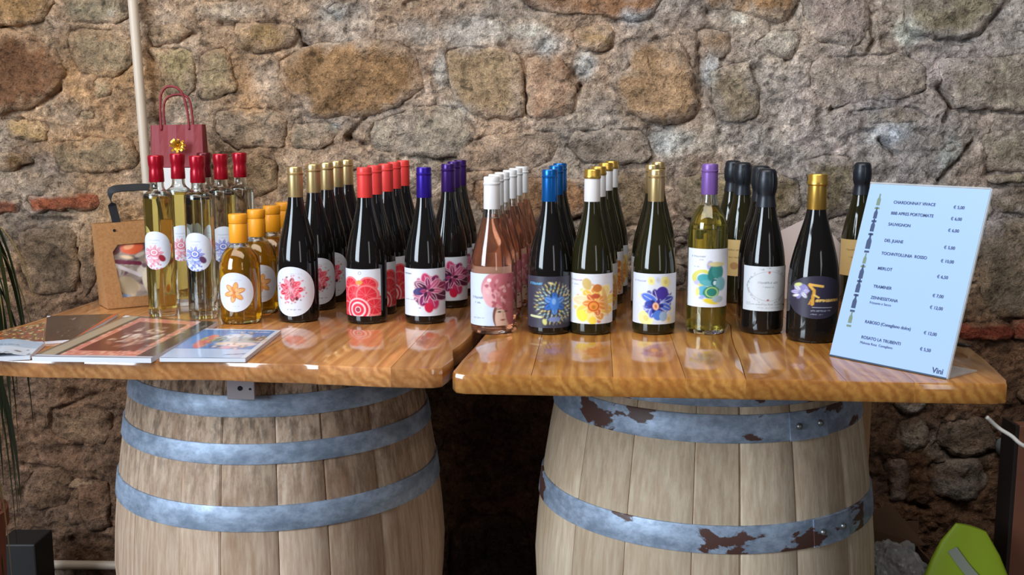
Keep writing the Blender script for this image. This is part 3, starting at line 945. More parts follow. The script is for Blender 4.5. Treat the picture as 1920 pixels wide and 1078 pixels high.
def art_iris(c):
    rnd = random.Random(4)
    c.script(.04, .22, .88, .025, (70, 60, 90), 2); c.script(.04, .3, .34, .015, (150, 150, 165), 6)
    c.ell(.74, .54, .30, .30, 0, (170, 60, 110)); c.dots(30, .74, .54, .36, [(190, 70, 120), (110, 20, 80), (220, 150, 180), (80, 14, 56)], .02, .06, 3)
    c.petals(.72, .55, .40, 8, [(156, 26, 84), (120, 20, 90), (190, 52, 104), (92, 18, 60)], (226, 180, 200), .25, .3, rnd)
    c.petals(.70, .55, .30, 7, [(206, 96, 140), (130, 22, 84), (90, 16, 60)], (236, 196, 216), .18, .8, rnd)
    c.ell(.42, .52, .12, .08, .2, (44, 24, 96)); c.petals(.66, .54, .15, 6, [(60, 14, 50), (170, 60, 110)], None, .25, .1)
    c.ell(.70, .18, .09, .11, .3, (200, 26, 70)); c.script(.42, .5, .17, .02, (120, 120, 140), 8)
def art_face(c):
    c.script(.08, .34, .52, .05, (96, 112, 140), 3); c.script(.14, .28, .43, .03, (110, 124, 150), 5); c.script(.1, .36, .14, .02, (150, 160, 180), 8)
    c.ell(.80, .72, .36, .34, 0, (206, 136, 146)); c.ell(.56, .62, .16, .26, .1, (226, 170, 178)); c.ell(.92, .80, .28, .22, 0, (196, 112, 124))
    c.ell(.98, .5, .2, .4, 0, (190, 108, 116))
    c.dots(30, .78, .74, .30, [(176, 90, 104), (224, 160, 168), (160, 76, 92), (232, 190, 194)], .02, .05, 12)
    c.ell(.84, .18, .17, .28, .05, (120, 74, 66)); c.ell(.86, .13, .14, .26, .05, (222, 190, 172)); c.ell(1.06, .26, .09, .30, .1, (186, 110, 116)); c.dots(16, .84, .46, .16, [(196, 112, 124), (170, 84, 96), (214, 150, 158)], .03, .06, 2)
    c.ell(.78, .27, .035, .016, 0, (50, 34, 34)); c.ell(.95, .27, .03, .014, 0, (70, 46, 44)); c.line(.73, .32, .83, .33, .007, (110, 74, 66))
    c.line(.87, .27, .88, .18, .006, (190, 150, 134)); c.ell(.87, .11, .04, .016, 0, (150, 60, 62)); c.ell(.51, .88, .04, .035, 0, (236, 226, 230))
def art_mandala(c):
    for R, n, cl, r in ((.40, 34, (120, 130, 140), .014), (.36, 26, (196, 206, 150), .016), (.30, 24, (130, 170, 180), .020), (.24, 18, (176, 200, 190), .022), (.19, 14, (110, 150, 200), .022)):
        for k in range(n):
            a = 2*PI*k/n+R*7
            c._ell(.66*c.kx+R*.92*math.cos(a), .48+R*math.sin(a), r*1.3, r*.7, a, cl if k % 3 else (206, 190, 120))
    c.dots(40, .66, .48, .38, [(90, 130, 160), (60, 90, 110), (206, 214, 200), (130, 150, 110)], .008, .02, 5, .5)
    c.petals(.66, .48, .22, 6, [(50, 110, 200), (96, 150, 226)], (30, 40, 70), .26, PI/2)
    c.ell(.66, .48, .09, .14, 0, (64, 130, 220)); c.ell(.64, .52, .04, .06, 0, (130, 180, 240)); c.ell(.66, .17, .12, .05, 0, (120, 140, 190))
    c.script(.06, .32, .84, .05, (90, 170, 220), 3, 1); c.line(.08, .22, .30, .21, .022, (206, 214, 170)); c.ell(.40, .12, .04, .06, .3, (206, 206, 130)); c.ell(.56, .87, .05, .02, -.3, (224, 212, 150))
def art_daffodil(c):
    rnd = random.Random(2)
    c.script(.05, .30, .86, .03, (170, 120, 140), 3); c.script(.05, .22, .78, .02, (170, 180, 200), 5)
    c.ell(.66, .42, .32, .32, 0, (238, 206, 130)); c.dots(36, .66, .42, .40, [(240, 214, 120), (226, 150, 70), (246, 232, 180), (214, 120, 60)], .02, .07, 3)
    c.petals(.64, .42, .40, 9, [(240, 206, 92), (246, 226, 140), (222, 150, 70), (236, 190, 70), (240, 212, 170)], (250, 238, 200), .24, .2, rnd)
    c.petals(.64, .42, .26, 7, [(226, 140, 62), (240, 180, 70), (214, 112, 60)], (248, 220, 160), .25, .5, rnd)
    c.ell(.60, .36, .12, .12, 0, (236, 150, 66)); c.ring(.60, .36, .10, .09, .012, (200, 90, 40)); c.ell(.66, .56, .09, .05, 0, (190, 84, 50)); c.ell(.60, .34, .04, .04, 0, (196, 120, 40))
    c.ell(.42, .80, .09, .12, .3, (206, 180, 110)); c.ell(.70, .72, .09, .08, 0, (196, 120, 50)); c.ell(.3, .16, .1, .12, .4, (244, 226, 70)); c.ell(.58, .07, .08, .08, 0, (244, 216, 80)); c.ell(.92, .45, .05, .3, .2, (222, 170, 100), .8)
def art_anemone(c):
    c.script(.05, .30, .84, .03, (140, 150, 200), 3)
    for x, y, r, cl in ((.42, .86, .07, (232, 226, 150)), (.80, .84, .09, (230, 222, 140)), (.20, .56, .06, (236, 228, 170)), (.30, .12, .13, (240, 240, 160)), (.95, .3, .06, (234, 226, 170)), (.9, .10, .08, (232, 222, 190)), (.6, .88, .05, (196, 206, 236))):
        c.ell(x, y, r, r*1.2, .3, cl); c.ell(x, y, r*.4, r*.5, .3, (206, 190, 110), .7)
    rnd = random.Random(9)
    c.ell(.64, .44, .25, .26, 0, (70, 86, 190)); c.dots(26, .64, .44, .30, [(50, 60, 160), (96, 110, 214), (190, 196, 236), (70, 40, 140)], .02, .06, 3)
    c.petals(.62, .42, .34, 8, [(44, 66, 176), (84, 104, 206), (58, 36, 130), (70, 110, 214)], (206, 214, 240), .22, .3, rnd)
    c.ell(.72, .62, .12, .13, 0, (62, 46, 150)); c.ell(.4, .4, .1, .07, 0, (34, 54, 160)); c.petals(.56, .36, .16, 6, [(30, 36, 120), (60, 40, 140)], None, .25, .1)
    c.ell(.55, .36, .06, .075, .2, (236, 190, 160)); c.ell(.55, .36, .025, .04, .2, (200, 120, 70)); c.ell(.62, .18, .10, .10, 0, (70, 120, 210)); c.ell(.76, .16, .08, .1, 0, (150, 176, 206))
def art_teal(c):
    c.script(.08, .42, .86, .025, (130, 150, 160), 3); c.script(.26, .36, .81, .015, (160, 170, 180), 9); c.script(.08, .26, .69, .015, (150, 170, 190), 7)
    c.ring(.36, .50, .13, .12, .03, (214, 214, 110)); c.ell(.44, .47, .14, .10, -.3, (60, 160, 170)); c.ell(.50, .42, .1, .05, -.2, (90, 170, 180))
    c.ell(.56, .72, .06, .08, 0, (176, 170, 214)); c.ell(.64, .60, .08, .15, -.3, (40, 120, 116)); c.ell(.78, .62, .10, .14, .2, (58, 140, 136)); c.ell(.74, .74, .14, .04, 0, (214, 206, 150))
    c.ring(.70, .42, .05, .05, .016, (30, 104, 110)); c.ell(.70, .42, .02, .03, 0, (206, 230, 226)); c.ell(.88, .4, .09, .12, 0, (120, 180, 190)); c.ell(.38, .28, .10, .09, 0, (86, 170, 206)); c.ell(.60, .26, .14, .11, .2, (40, 130, 116))
    c.ring(.62, .26, .10, .08, .01, (170, 206, 120)); c.ell(.22, .26, .03, .08, 0, (226, 222, 130)); c.ell(.60, .10, .14, .045, -.2, (226, 206, 60)); c.ell(.8, .14, .1, .06, 0, (170, 190, 200)); c.ell(.2, .42, .04, .04, 0, (190, 186, 226)); c.ell(.34, .17, .05, .03, .4, (150, 170, 226))
def art_classic(c):
    c.ring(.58, .56, .42, .33, .004, (130, 136, 146), .8); c.dots(70, .58, .56, .42, [(150, 156, 166), (120, 126, 140)], .006, .012, 3, .93)
    c.script(.30, .84, .62, .05, (120, 128, 140), 3, .7); c.script(.42, .72, .53, .03, (140, 146, 156), 5, .7); c.ell(.58, .87, .025, .03, 0, (190, 90, 90)); c.ell(.56, .25, .025, .02, 0, (170, 70, 80))
    c.script(.12, 1.0, .14, .02, (140, 146, 156), 6, .7); c.script(.3, .9, .07, .015, (150, 156, 166), 16, .7); c.ell(1.06, .12, .025, .025, 0, (40, 40, 46)); c.rect(.05, .12, .14, .2, (190, 196, 204))
def art_gold(c):
    c.ell(.26, .66, .14, .14, 0, (150, 146, 196)); c.petals(.24, .62, .18, 6, [(190, 186, 230), (140, 136, 200), (214, 214, 226)], (100, 100, 150), .22, .2)
    c.ell(.18, .78, .07, .04, .3, (206, 216, 140)); c.ell(.14, .52, .06, .03, .4, (226, 226, 236))
    c.line(.44, .80, .78, .76, .028, (226, 180, 90)); c.line(.44, .78, .56, .66, .030, (226, 176, 80)); c.line(.56, .66, .52, .34, .036, (214, 160, 60)); c.line(.56, .56, .68, .50, .02, (236, 200, 110)); c.line(.52, .5, .44, .34, .014, (206, 150, 60))
    c.script(.60, 1.25, .40, .075, (232, 196, 110), 21, 1); c.script(.62, 1.2, .42, .05, (232, 196, 110), 25, 1)
    c.line(.52, .27, 1.05, .26, .006, (180, 190, 206)); c.script(.5, 1.0, .18, .03, (150, 160, 180), 6); c.script(.5, .8, .1, .02, (150, 160, 180), 9)
def art_spirit(col1, col2, col3):
    def f(c):
        c.script(.25, .62, .76, .03, (150, 160, 190), 3, .6); c.script(.3, .56, .68, .02, (150, 160, 190), 5, .6)
        c.dots(30, .36, .34, .26, [col1, col2], .02, .05, 3)
        c.petals(.40, .40, .26, 11, [col1, col2], (232, 226, 236), .15, .2); c.ell(.42, .44, .12, .10, 0, col1); c.ring(.42, .45, .075, .06, .012, (236, 226, 236)); c.ell(.42, .45, .03, .03, 0, col2)
        c.rect(.0, .28, .7, .315, WH, .8); c.dots(24, .45, .15, .20, [col2, col1], .02, .04, 8); c.ell(.68, .30, .07, .10, .5, col3)
    return f
def art_orange(c):
    c.script(.34, .68, .80, .02, (190, 190, 200), 3, .6)
    c.petals(.47, .50, .26, 6, [(226, 140, 52), (236, 168, 80)], (176, 92, 30), .22, .3)
    c.petals(.47, .50, .25, 6, [(240, 196, 130), (236, 180, 100)], (206, 120, 50), .15, .3); c.petals(.47, .5, .15, 5, [(238, 200, 150), (226, 140, 60)], (196, 110, 40), .2, .8); c.ell(.47, .50, .035, .035, 0, (206, 116, 40)); c.script(.36, .62, .14, .02, (190, 170, 150), 4, .6)
def art_tan(c):
    c.script(.2, .9, .7, .05, (120, 96, 50), 3, .7); c.script(.3, .8, .5, .04, (130, 100, 60), 5, .7); c.ell(.55, .28, .12, .1, 0, (170, 130, 80))

# name: (art, background, shape, z0, z1, centre angle deg, half angle deg)
LAB = {
 'pomegranate': (art_pomegranate, WH, 'round', .013, .110, -8, 70), 'citrus': (art_citrus, WH, 'rect', .016, .107, -16, 66),
 'iris': (art_iris, WH, 'rect', .016, .108, 0, 80), 'face': (art_face, (206, 220, 240), 'rect', .017, .113, 0, 82),
 'mandala': (art_mandala, (58, 58, 74), 'rect', .013, .108, 4, 84), 'daffodil': (art_daffodil, (224, 230, 240), 'rect', .021, .113, 0, 82),
 'anemone': (art_anemone, WH, 'rect', .020, .113, 0, 82), 'teal': (art_teal, (226, 232, 244), 'rect', .051, .158, 0, 80),
 'classic': (art_classic, (206, 214, 222), 'rect', .044, .126, 2, 78), 'gold': (art_gold, (48, 46, 66), 'round', .044, .120, -6, 74),
 'pinkflower': (art_spirit((206, 110, 130), (226, 150, 166), (150, 30, 50)), WH, 'egg', .096, .172, -6, 66),
 'blueflower': (art_spirit((84, 104, 190), (130, 150, 220), (90, 50, 90)), WH, 'egg', .096, .172, -6, 66),
 'orangeflower': (art_orange, WH, 'round', .026, .102, -4, 56), 'tan': (art_tan, (206, 178, 120), 'rect', .06, .138, 0, 70),
}
LMESH = {}
def label_mesh(key, r):
    if (key, r) in LMESH: return LMESH[(key, r)]
    art, bg, shape, z0, z1, ca, ha = LAB[key]
    n = 104
    t = np.linspace(0, 1, n)
    if shape == 'rect':
        U, V = np.meshgrid(t, t)
    else:
        uu = 0.5-0.5*np.cos(np.clip(t, .002, .998)*PI)
        U, T = np.meshgrid(uu, t)
        hh = np.sqrt(np.clip(1-(2*U-1)**2, 0, 1))
        if shape == 'egg': hh = hh**0.85
        V = 0.5+(T-0.5)*hh
    hrad = math.radians(ha); wid = 2*hrad*r; asp = wid/(z1-z0)
    # the art is laid out as it reads from in front of the bottle
    prj = 2*r*math.sin(hrad)/(z1-z0); Up = 0.5+0.5*np.sin((U*2-1)*hrad)/math.sin(hrad)
    c = Canvas(Up, V, prj, bg, prj/(1.30 if key == 'gold' else 1.15 if shape == 'rect' else 0.92)); art(c)
    c.img *= (1+0.03*fbm(U*30, V*30, 2, 3))[..., None]
    th = math.radians(ca)+(U*2-1)*hrad
    R_ = r+0.00045
    P = np.stack([R_*np.sin(th), -R_*np.cos(th), z0+(z1-z0)*V], -1).reshape(-1, 3)
    # give the paper a rim: a second, inner sheet closes it
    idx = np.arange(n*n).reshape(n, n)
    Q = np.stack([idx[:-1, :-1], idx[:-1, 1:], idx[1:, 1:], idx[1:, :-1]], -1).reshape(-1, 4)
    me = bpy.data.meshes.new('label')
    me.vertices.add(len(P)); me.vertices.foreach_set('co', P.astype(np.float32).ravel())
    me.loops.add(Q.size); me.loops.foreach_set('vertex_index', Q.astype(np.int32).ravel())
    me.polygons.add(len(Q)); me.polygons.foreach_set('loop_start', np.arange(0, Q.size, 4, dtype=np.int32))
    me.polygons.foreach_set('use_smooth', np.ones(len(Q), bool))
    me.update(); me.validate()
    attr_col(me, np.concatenate([np.clip(c.img, 0, 1).reshape(-1, 3), np.ones((n*n, 1))], 1))
    me.materials.append(M_LABEL)
    LMESH[(key, r)] = me
    return me

# ---------------------------------------------------------------- bottles
# body profile (r,z) from the base up; cap (z0, z1, radius); opaque or clear with a liquid
SHAPES = {
 'burgundy': dict(h=.300, r=.0395, body=[(.0360, 0), (.0388, .003), (.0395, .008), (.0395, .105), (.0392, .122), (.0368, .142), (.0325, .163), (.0268, .184), (.0215, .205), (.0166, .226), (.0146, .241), (.0139, .256), (.0137, .280)], cap=(.242, .300, .0149)),
 'rose': dict(h=.287, r=.0395, body=[(.0350, 0), (.0385, .004), (.0395, .010), (.0395, .106), (.0392, .122), (.0372, .140), (.0330, .158), (.0272, .178), (.0212, .198), (.0168, .216), (.0148, .232), (.0142, .250), (.0140, .272)], cap=(.228, .287, .0152)),
 'bordeaux': dict(h=.310, r=.0362, body=[(.0330, 0), (.0355, .004), (.0362, .010), (.0362, .178), (.0356, .192), (.0325, .207), (.0262, .221), (.0195, .232), (.0158, .242), (.0146, .256), (.0143, .290)], cap=(.255, .310, .0152)),
 'prosecco': dict(h=.301, r=.0390, body=[(.0350, 0), (.0380, .004), (.0390, .011), (.0390, .105), (.0386, .125), (.0365, .147), (.0322, .170), (.0270, .192), (.0218, .212), (.0184, .229), (.0158, .244), (.0145, .262)], cap=(.236, .301, .0185)),
 'champagne': dict(h=.295, r=.0448, body=[(.0410, 0), (.0438, .004), (.0448, .011), (.0448, .094), (.0444, .110), (.0418, .134), (.0366, .158), (.0300, .182), (.0236, .204), (.0190, .221), (.0166, .234), (.0158, .256)], cap=(.233, .295, .0171)),
 'spirit': dict(h=.321, r=.0280, body=[(.0262, 0), (.0277, .002), (.0280, .006), (.0280, .228), (.0276, .236), (.0258, .243), (.0215, .248), (.0165, .252), (.0140, .257), (.0132, .264), (.0132, .305)], cap=(.268, .321, .0150)),
 'amber': dict(h=.211, r=.0392, body=[(.0340, 0), (.0380, .004), (.0392, .011), (.0392, .098), (.0384, .112), (.0350, .127), (.0285, .139), (.0215, .147), (.0180, .152), (.0170, .158), (.0170, .198)], cap=(.156, .211, .0178)),
}
def cap_profile(kind, z0, z1, r):
    if kind == 'prosecco':
        return smooth_prof([(.0190, z0-.004), (.0180, z0+.002), (.0165, z0+.011), (.0163, z0+.018), (.0184, z0+.026), (.0194, z0+.034), (.0194, z0+.046), (.0178, z0+.054), (.0172, z0+.060), (.0130, z1), (.0, z1+.001)], 3)
    if kind == 'champagne':
        return [(r-.0004, z0), (r, z0+.001), (r-.001, z1-.022), (r-.001, z1-.020), (r+.0012, z1-.018), (r+.0012, z1-.013), (r-.0002, z1-.011), (r, z1-.002), (r-.0015, z1), (0, z1)]
    if kind == 'spirit':
        return [(r-.0012, z0), (r-.0002, z0+.002), (r-.0008, z0+.022), (r-.0016, z0+.028), (r, z0+.034), (r+.0006, z1-.004), (r, z1-.001), (r-.001, z1), (r-.003, z1-.0005), (0, z1-.0005)]
    if kind == 'amber':
        return [(r-.0006, z0), (r, z0+.001), (r-.0002, z1-.020), (r-.0010, z1-.018), (r, z1-.016), (r+.0003, z1-.002), (r-.001, z1), (0, z1)]
    return [(r-.0002, z0), (r, z0+.0008), (r-.0004, z1-.016), (r-.0004, z1-.0150), (r+.0004, z1-.0140), (r+.0004, z1-.0115), (r-.0006, z1-.0105), (r-.0004, z1-.002), (r-.0016, z1), (0, z1)]

def make_bottle(name, shape, glassm, liquid, capm, label, cat='bottle', level=None, capband=None):
    S = SHAPES[shape]; root = empty(name)
    prof = S['body']
    outer = smooth_prof(prof[2:], 4)
    outer = [prof[0], prof[1]]+outer
    neck = outer[-1]
    if liquid:
        tk = .0024; base = .007 if shape != 'spirit' else .014
        inner = [(max(r_-tk, .0), z) for r_, z in outer if z > base+.006]
        pts = [(0, .0015)]+outer+[(neck[0]-.001, neck[1]+.001)]+inner[::-1]+[(inner[0][0]-.002, base+.001), (0, base)]
        lathe('bottle_body', pts, glassm, root, 44)
        lv = level or .245
        lq = [(r_+.0003, z) for r_, z in inner if z < lv]
        lastr = lq[-1][0]
        lathe('wine' if shape != 'spirit' else 'liquor', [(0, base-.0003), (inner[0][0]-.0018, base+.0006)]+lq+[(lastr-.001, lq[-1][1]+.0006), (0, lq[-1][1]+.0004)], LQ[liquid], root, 44)
    else:
        lathe('bottle_body', [(0, .002), (outer[0][0]-.006, .001)]+outer+[(0, neck[1])], glassm, root, 44)
    z0, z1, r = S['cap']
    cp = lathe('capsule', cap_profile(shape if shape in ('prosecco', 'champagne', 'spirit', 'amber') else 'wine', z0, z1, r), CAPM[capm], root, 36)
    if capband:   # differently coloured crown of the capsule
        lathe('capsule_crown', [(r+.0003, z1-.0162), (r+.0008, z1-.0140), (r+.0008, z1-.0112), (r+.0002, z1-.0104), (r+.0002, z1-.002), (r-.0014, z1+.0003), (0, z1+.0003)], CAPM[capband], cp, 36)
    if shape == 'prosecco':   # foil seams round the wired stopper
        for k in range(4):
            a = k*PI/2+.4
            tube('wire', [(.0172*math.cos(a), .0172*math.sin(a), z0+.020), (.0197*math.cos(a), .0197*math.sin(a), z0+.034), (.0197*math.cos(a), .0197*math.sin(a), z0+.046), (.0172*math.cos(a), .0172*math.sin(a), z0+.0605)], .0010, CAPM[capm], cp, 6)
    if liquid and shape in ('spirit', 'amber', 'bordeaux'):
        pass
    me = label_mesh(label, S['r'])
    lb = bpy.data.objects.new('label', me); COL.objects.link(lb); lb.parent = root
    return root

def row(proto_args, spots, group, base_label, labels):
    """spots: (cap px x, depth Y, rotation deg) front to back"""
    proto = make_bottle(**proto_args)
    h = SHAPES[proto_args['shape']]['h']
    for i, (px, Y, rot) in enumerate(spots):
        o = proto if i == 0 else copy_tree(proto)
        o.location = (XC(px, Y, 1.0+h), Y, 1.0006)
        o.rotation_euler = (0, 0, math.radians(rot))
        tag(o, labels[i], 'bottle', group)
    return proto

ORD = ['first', 'second', 'third', 'fourth', 'fifth', 'sixth']
def ordlab(desc, n, tail):
    out = []
    for i in range(n):
        if i == 0: out.append(f'{desc} at the front of the {tail}')
        elif i == n-1: out.append(f'{desc}, rearmost in the {tail}')
        else: out.append(f'{desc}, {ORD[i]} from front in the {tail}')
    return out

row(dict(name='wine_bottle', shape='burgundy', glassm=G_BLACK, liquid=None, capm='gold', label='pomegranate'),
    [(552.5, 2.077, 0), (587, 2.215, 26), (612, 2.315, 26), (631, 2.42, 20), (650, 2.515, 10)], 'red wines with round pomegranate labels',
    '', ordlab('dark bottle with satin gold cap', 5, 'row with round pomegranate labels'))
row(dict(name='wine_bottle', shape='burgundy', glassm=G_BLACK, liquid=None, capm='coral', label='citrus'),
    [(683, 2.062, 0), (702, 2.16, 40), (723.5, 2.255, 36), (739, 2.36, 30), (755.5, 2.47, 24)], 'red wines with coral caps',
    '', ordlab('dark bottle with coral-red cap', 5, 'row with citrus-slice labels'))
row(dict(name='wine_bottle', shape='burgundy', glassm=G_BLACK, liquid=None, capm='blue', label='iris'),
    [(794.5, 2.062, 2)], 'wines with purple iris labels', '', ['dark bottle with bright ultramarine cap and magenta iris label, standing alone in front'])
row(dict(name='wine_bottle', shape='burgundy', glassm=G_BLACK, liquid=None, capm='violet', label='iris'),
    [(840, 2.245, 4), (851, 2.40, 20), (862.5, 2.49, 14)], 'wines with purple iris labels', '',
    ['dark bottle with violet cap, foremost of the three iris-labelled ones', 'dark bottle with violet cap, middle one of the trio with iris labels', 'dark bottle with violet cap, rearmost of the trio with iris labels'])
row(dict(name='rose_wine_bottle', shape='rose', glassm=G_CLEAR, liquid='rose', capm='white', label='face', level=.215),
    [(922, 1.956, 0), (930, 2.055, 30), (941.5, 2.14, 34), (956, 2.245, 30), (967, 2.345, 26), (978.5, 2.44, 22)], 'rose wines with white caps', '',
    ordlab('clear bottle of pink wine with white cap', 6, 'rosé row'))
row(dict(name='wine_bottle', shape='burgundy', glassm=G_BLACK, liquid=None, capm='azure', label='mandala'),
    [(1031, 1.956, 0), (1043, 2.15, 20), (1050, 2.28, 14)], 'wines with azure caps', '',
    ordlab('dark bottle with azure-blue cap', 3, 'row with dark mandala-flower labels'))
row(dict(name='wine_bottle', shape='burgundy', glassm=G_BROWN, liquid=None, capm='white', label='daffodil', capband='oldgold'),
    [(1111, 1.954, 0), (1122.5, 2.09, 24), (1136.5, 2.29, 30), (1147, 2.41, 20)], 'wines with white caps topped in gold', '',
    ordlab('dark bottle with gold-topped white cap', 4, 'row with yellow daffodil labels'))
row(dict(name='wine_bottle', shape='burgundy', glassm=G_BROWN, liquid=None, capm='gold', label='anemone'),
    [(1231, 1.956, 0), (1224, 2.19, -12), (1235, 2.36, 10)], 'wines with blue anemone labels', '',
    ordlab('dark bottle with pale gold cap', 3, 'row with blue anemone labels'))
row(dict(name='white_wine_bottle', shape='bordeaux', glassm=G_CLEAR, liquid='white', capm='lilac', label='teal', level=.235),
    [(1331.5, 1.956, 0)], None, '', ['tall clear bottle of straw-yellow wine with lilac cap and teal floral label'])
row(dict(name='sparkling_wine_bottle', shape='prosecco', glassm=G_BLACK, liquid=None, capm='black', label='classic'),
    [(1438.5, 1.957, 0), (1428, 2.10, 30)], 'black-capped sparkling wines with grey-white labels', '',
    ['dark bottle with bulging black foil cap and pale oval-framed label', 'dark bottle with black foil cap half hidden directly behind the oval-framed label bottle'])
row(dict(name='sparkling_wine_bottle', shape='prosecco', glassm=G_BROWN, liquid=None, capm='black', label='tan'),
    [(1393.5, 2.30, -28), (1375, 2.42, -10), (1618, 2.30, -20)], 'black-capped bottles with tan labels', '',
    ['tan-labelled dark bottle with black foil cap, nearer of two behind the lilac-capped bottle', 'dark bottle with black foil cap and tan label, rearmost behind the lilac-capped bottle', 'dark bottle with black foil cap peeping over the slanted edge of the price list'])
row(dict(name='sparkling_wine_bottle', shape='champagne', glassm=G_BLACK, liquid=None, capm='oldgold', label='gold'),
    [(1534, 1.884, 0)], None, '', ['stout dark bottle with bright gold cap and navy label with gold script'])
row(dict(name='liqueur_bottle', shape='spirit', glassm=G_CLEAR, liquid='pale', capm='crimson', label='pinkflower', level=.240),
    [(291.5, 2.13, 4), (332, 2.26, 26)], 'slim spirit bottles with red caps', '',
    ['slim bottle of pale yellow spirit with pink flower label nearest the kraft bag', 'slim bottle of pale yellow spirit directly below the gold gift bow'])
row(dict(name='liqueur_bottle', shape='spirit', glassm=G_CLEAR, liquid='clear', capm='crimson', label='blueflower', level=.240),
    [(369, 2.103, 2), (412.5, 2.235, 24), (448.5, 2.33, 24)], 'slim spirit bottles with red caps', '',
    ['slim clear spirit bottle with blue flower label, front of the clear ones', 'slim clear spirit bottle with crimson cap, middle one of three clear ones', 'slim clear spirit bottle with crimson cap nearest the wall above the orange-capped row'])
row(dict(name='liqueur_bottle', shape='spirit', glassm=G_CLEAR, liquid='pale', capm='maroon', label='pinkflower', level=.240),
    [(382, 2.33, 20)], 'slim spirit bottles with red caps', '', ['slim spirit bottle with dull maroon cap mostly hidden behind the blue-flower bottle'])
row(dict(name='liqueur_bottle', shape='amber', glassm=G_CLEAR, liquid='amber', capm='orange', label='orangeflower', level=.146),
    [(445.5, 2.052, 0), (480, 2.165, 24), (509, 2.265, 24), (532, 2.365, 20)], 'squat amber liqueur bottles', '',
    ordlab('squat amber bottle with yellow-orange cap', 4, 'orange-capped row'))

# ---------------------------------------------------------------- painted flat things: covers and sheets
def painted_slab(name, corners, th, z, art, bg, edge_mat, parent=None, nu=110, nv=70, aspect=1.3, mat=None, curl=0.0):
    """corners: front-left, front-right, back-right, back-left (x,y) ; returns (body, cover)"""
    A, B, C_, D = [np.array((c[0], c[1])) for c in corners]
    body = mesh_obj(name, [(*A, z), (*B, z), (*C_, z), (*D, z), (*A, z+th), (*B, z+th), (*C_, z+th), (*D, z+th)],
                    [(3, 2, 1, 0), (4, 5, 6, 7), (0, 1, 5, 4), (1, 2, 6, 5), (2, 3, 7, 6), (3, 0, 4, 7)], edge_mat, parent)
    U, V = np.meshgrid(np.linspace(0, 1, nu), np.linspace(0, 1, nv))
    c = Canvas(U, V, aspect, bg); art(c)
    P = (A*(1-U[..., None])+B*U[..., None])*(1-V[..., None])+(D*(1-U[..., None])+C_*U[..., None])*V[..., None]
    zz = z+th+0.0004+curl*np.sin(U*PI)**2*0.5+0.0006*fbm(U*3, V*3, 2, 4)
    cover = grid_obj('cover', np.stack([P[..., 0], P[..., 1], zz], -1), c.img, mat or M_COVER, body)
    return body, cover

def grid_obj(name, P, img, mat, parent=None):
    nv, nu = P.shape[:2]
    idx = np.arange(nu*nv).reshape(nv, nu)
    Q = np.stack([idx[:-1, :-1], idx[:-1, 1:], idx[1:, 1:], idx[1:, :-1]], -1).reshape(-1, 4)
    me = bpy.data.meshes.new(name)
    me.vertices.add(nu*nv); me.vertices.foreach_set('co', P.reshape(-1).astype(np.float32))
    me.loops.add(Q.size); me.loops.foreach_set('vertex_index', Q.astype(np.int32).ravel())
    me.polygons.add(len(Q)); me.polygons.foreach_set('loop_start', np.arange(0, Q.size, 4, dtype=np.int32))
    me.polygons.foreach_set('use_smooth', np.ones(len(Q), bool))
    me.update(); me.validate()
    if img is not None:
        attr_col(me, np.concatenate([np.clip(img, 0, 1).reshape(-1, 3), np.ones((nu*nv, 1))], 1))
    me.materials.append(mat)
    o = bpy.data.objects.new(name, me); COL.objects.link(o)
    if parent: o.parent = parent
    return o

M_PAPER = simple('page_paper', (214, 216, 224), 0.5)
def art_ornate(c):
    c.rect(0, 0, .22, 1, (120, 106, 90)); c.rect(.04, 0, .2, 1, (170, 156, 134))
    c.rect(.22, .0, .26, 1, (60, 60, 44))
    c.rect(.27, .04, 1.15, .96, (206, 128, 112)); c.rect(.36, .14, 1.05, .86, (96, 34, 28))
    rnd = random.Random(3)
    for k in range(120):
        a = rnd.random(); t = rnd.random()
        x, y = rnd.choice([(.27+.09*t, .04+.92*a), (.27+.88*a, .86+.1*t), (.27+.88*a, .04+.1*t), (1.05+.1*t, .04+.92*a)])
        c.ell(x, y, .016, .012, a*3, rnd.choice([(232, 168, 148), (180, 92, 78), (236, 190, 170)]))
    for k in range(26):
        a = rnd.uniform(0, 6.28); q = rnd.uniform(0, .22)
        c.ell(.72+q*math.cos(a)*1.3, .48+q*math.sin(a), rnd.uniform(.03, .08), rnd.uniform(.015, .04), rnd.uniform(0, 3), rnd.choice([(216, 186, 164), (190, 150, 130), (226, 206, 190), (150, 90, 76)]))
    c.dots(60, .72, .5, .28, [(206, 176, 156), (120, 60, 50), (226, 200, 184), (160, 104, 90)], .008, .03, 9)
    c.rect(1.15, 0, 2, 1, (52, 42, 38))
    c.dots(60, 1.3, .45, .4, [(120, 104, 96), (84, 70, 62), (150, 140, 136)], .01, .04, 5)
    c.rect(0, 0, 2, .03, (190, 200, 220))
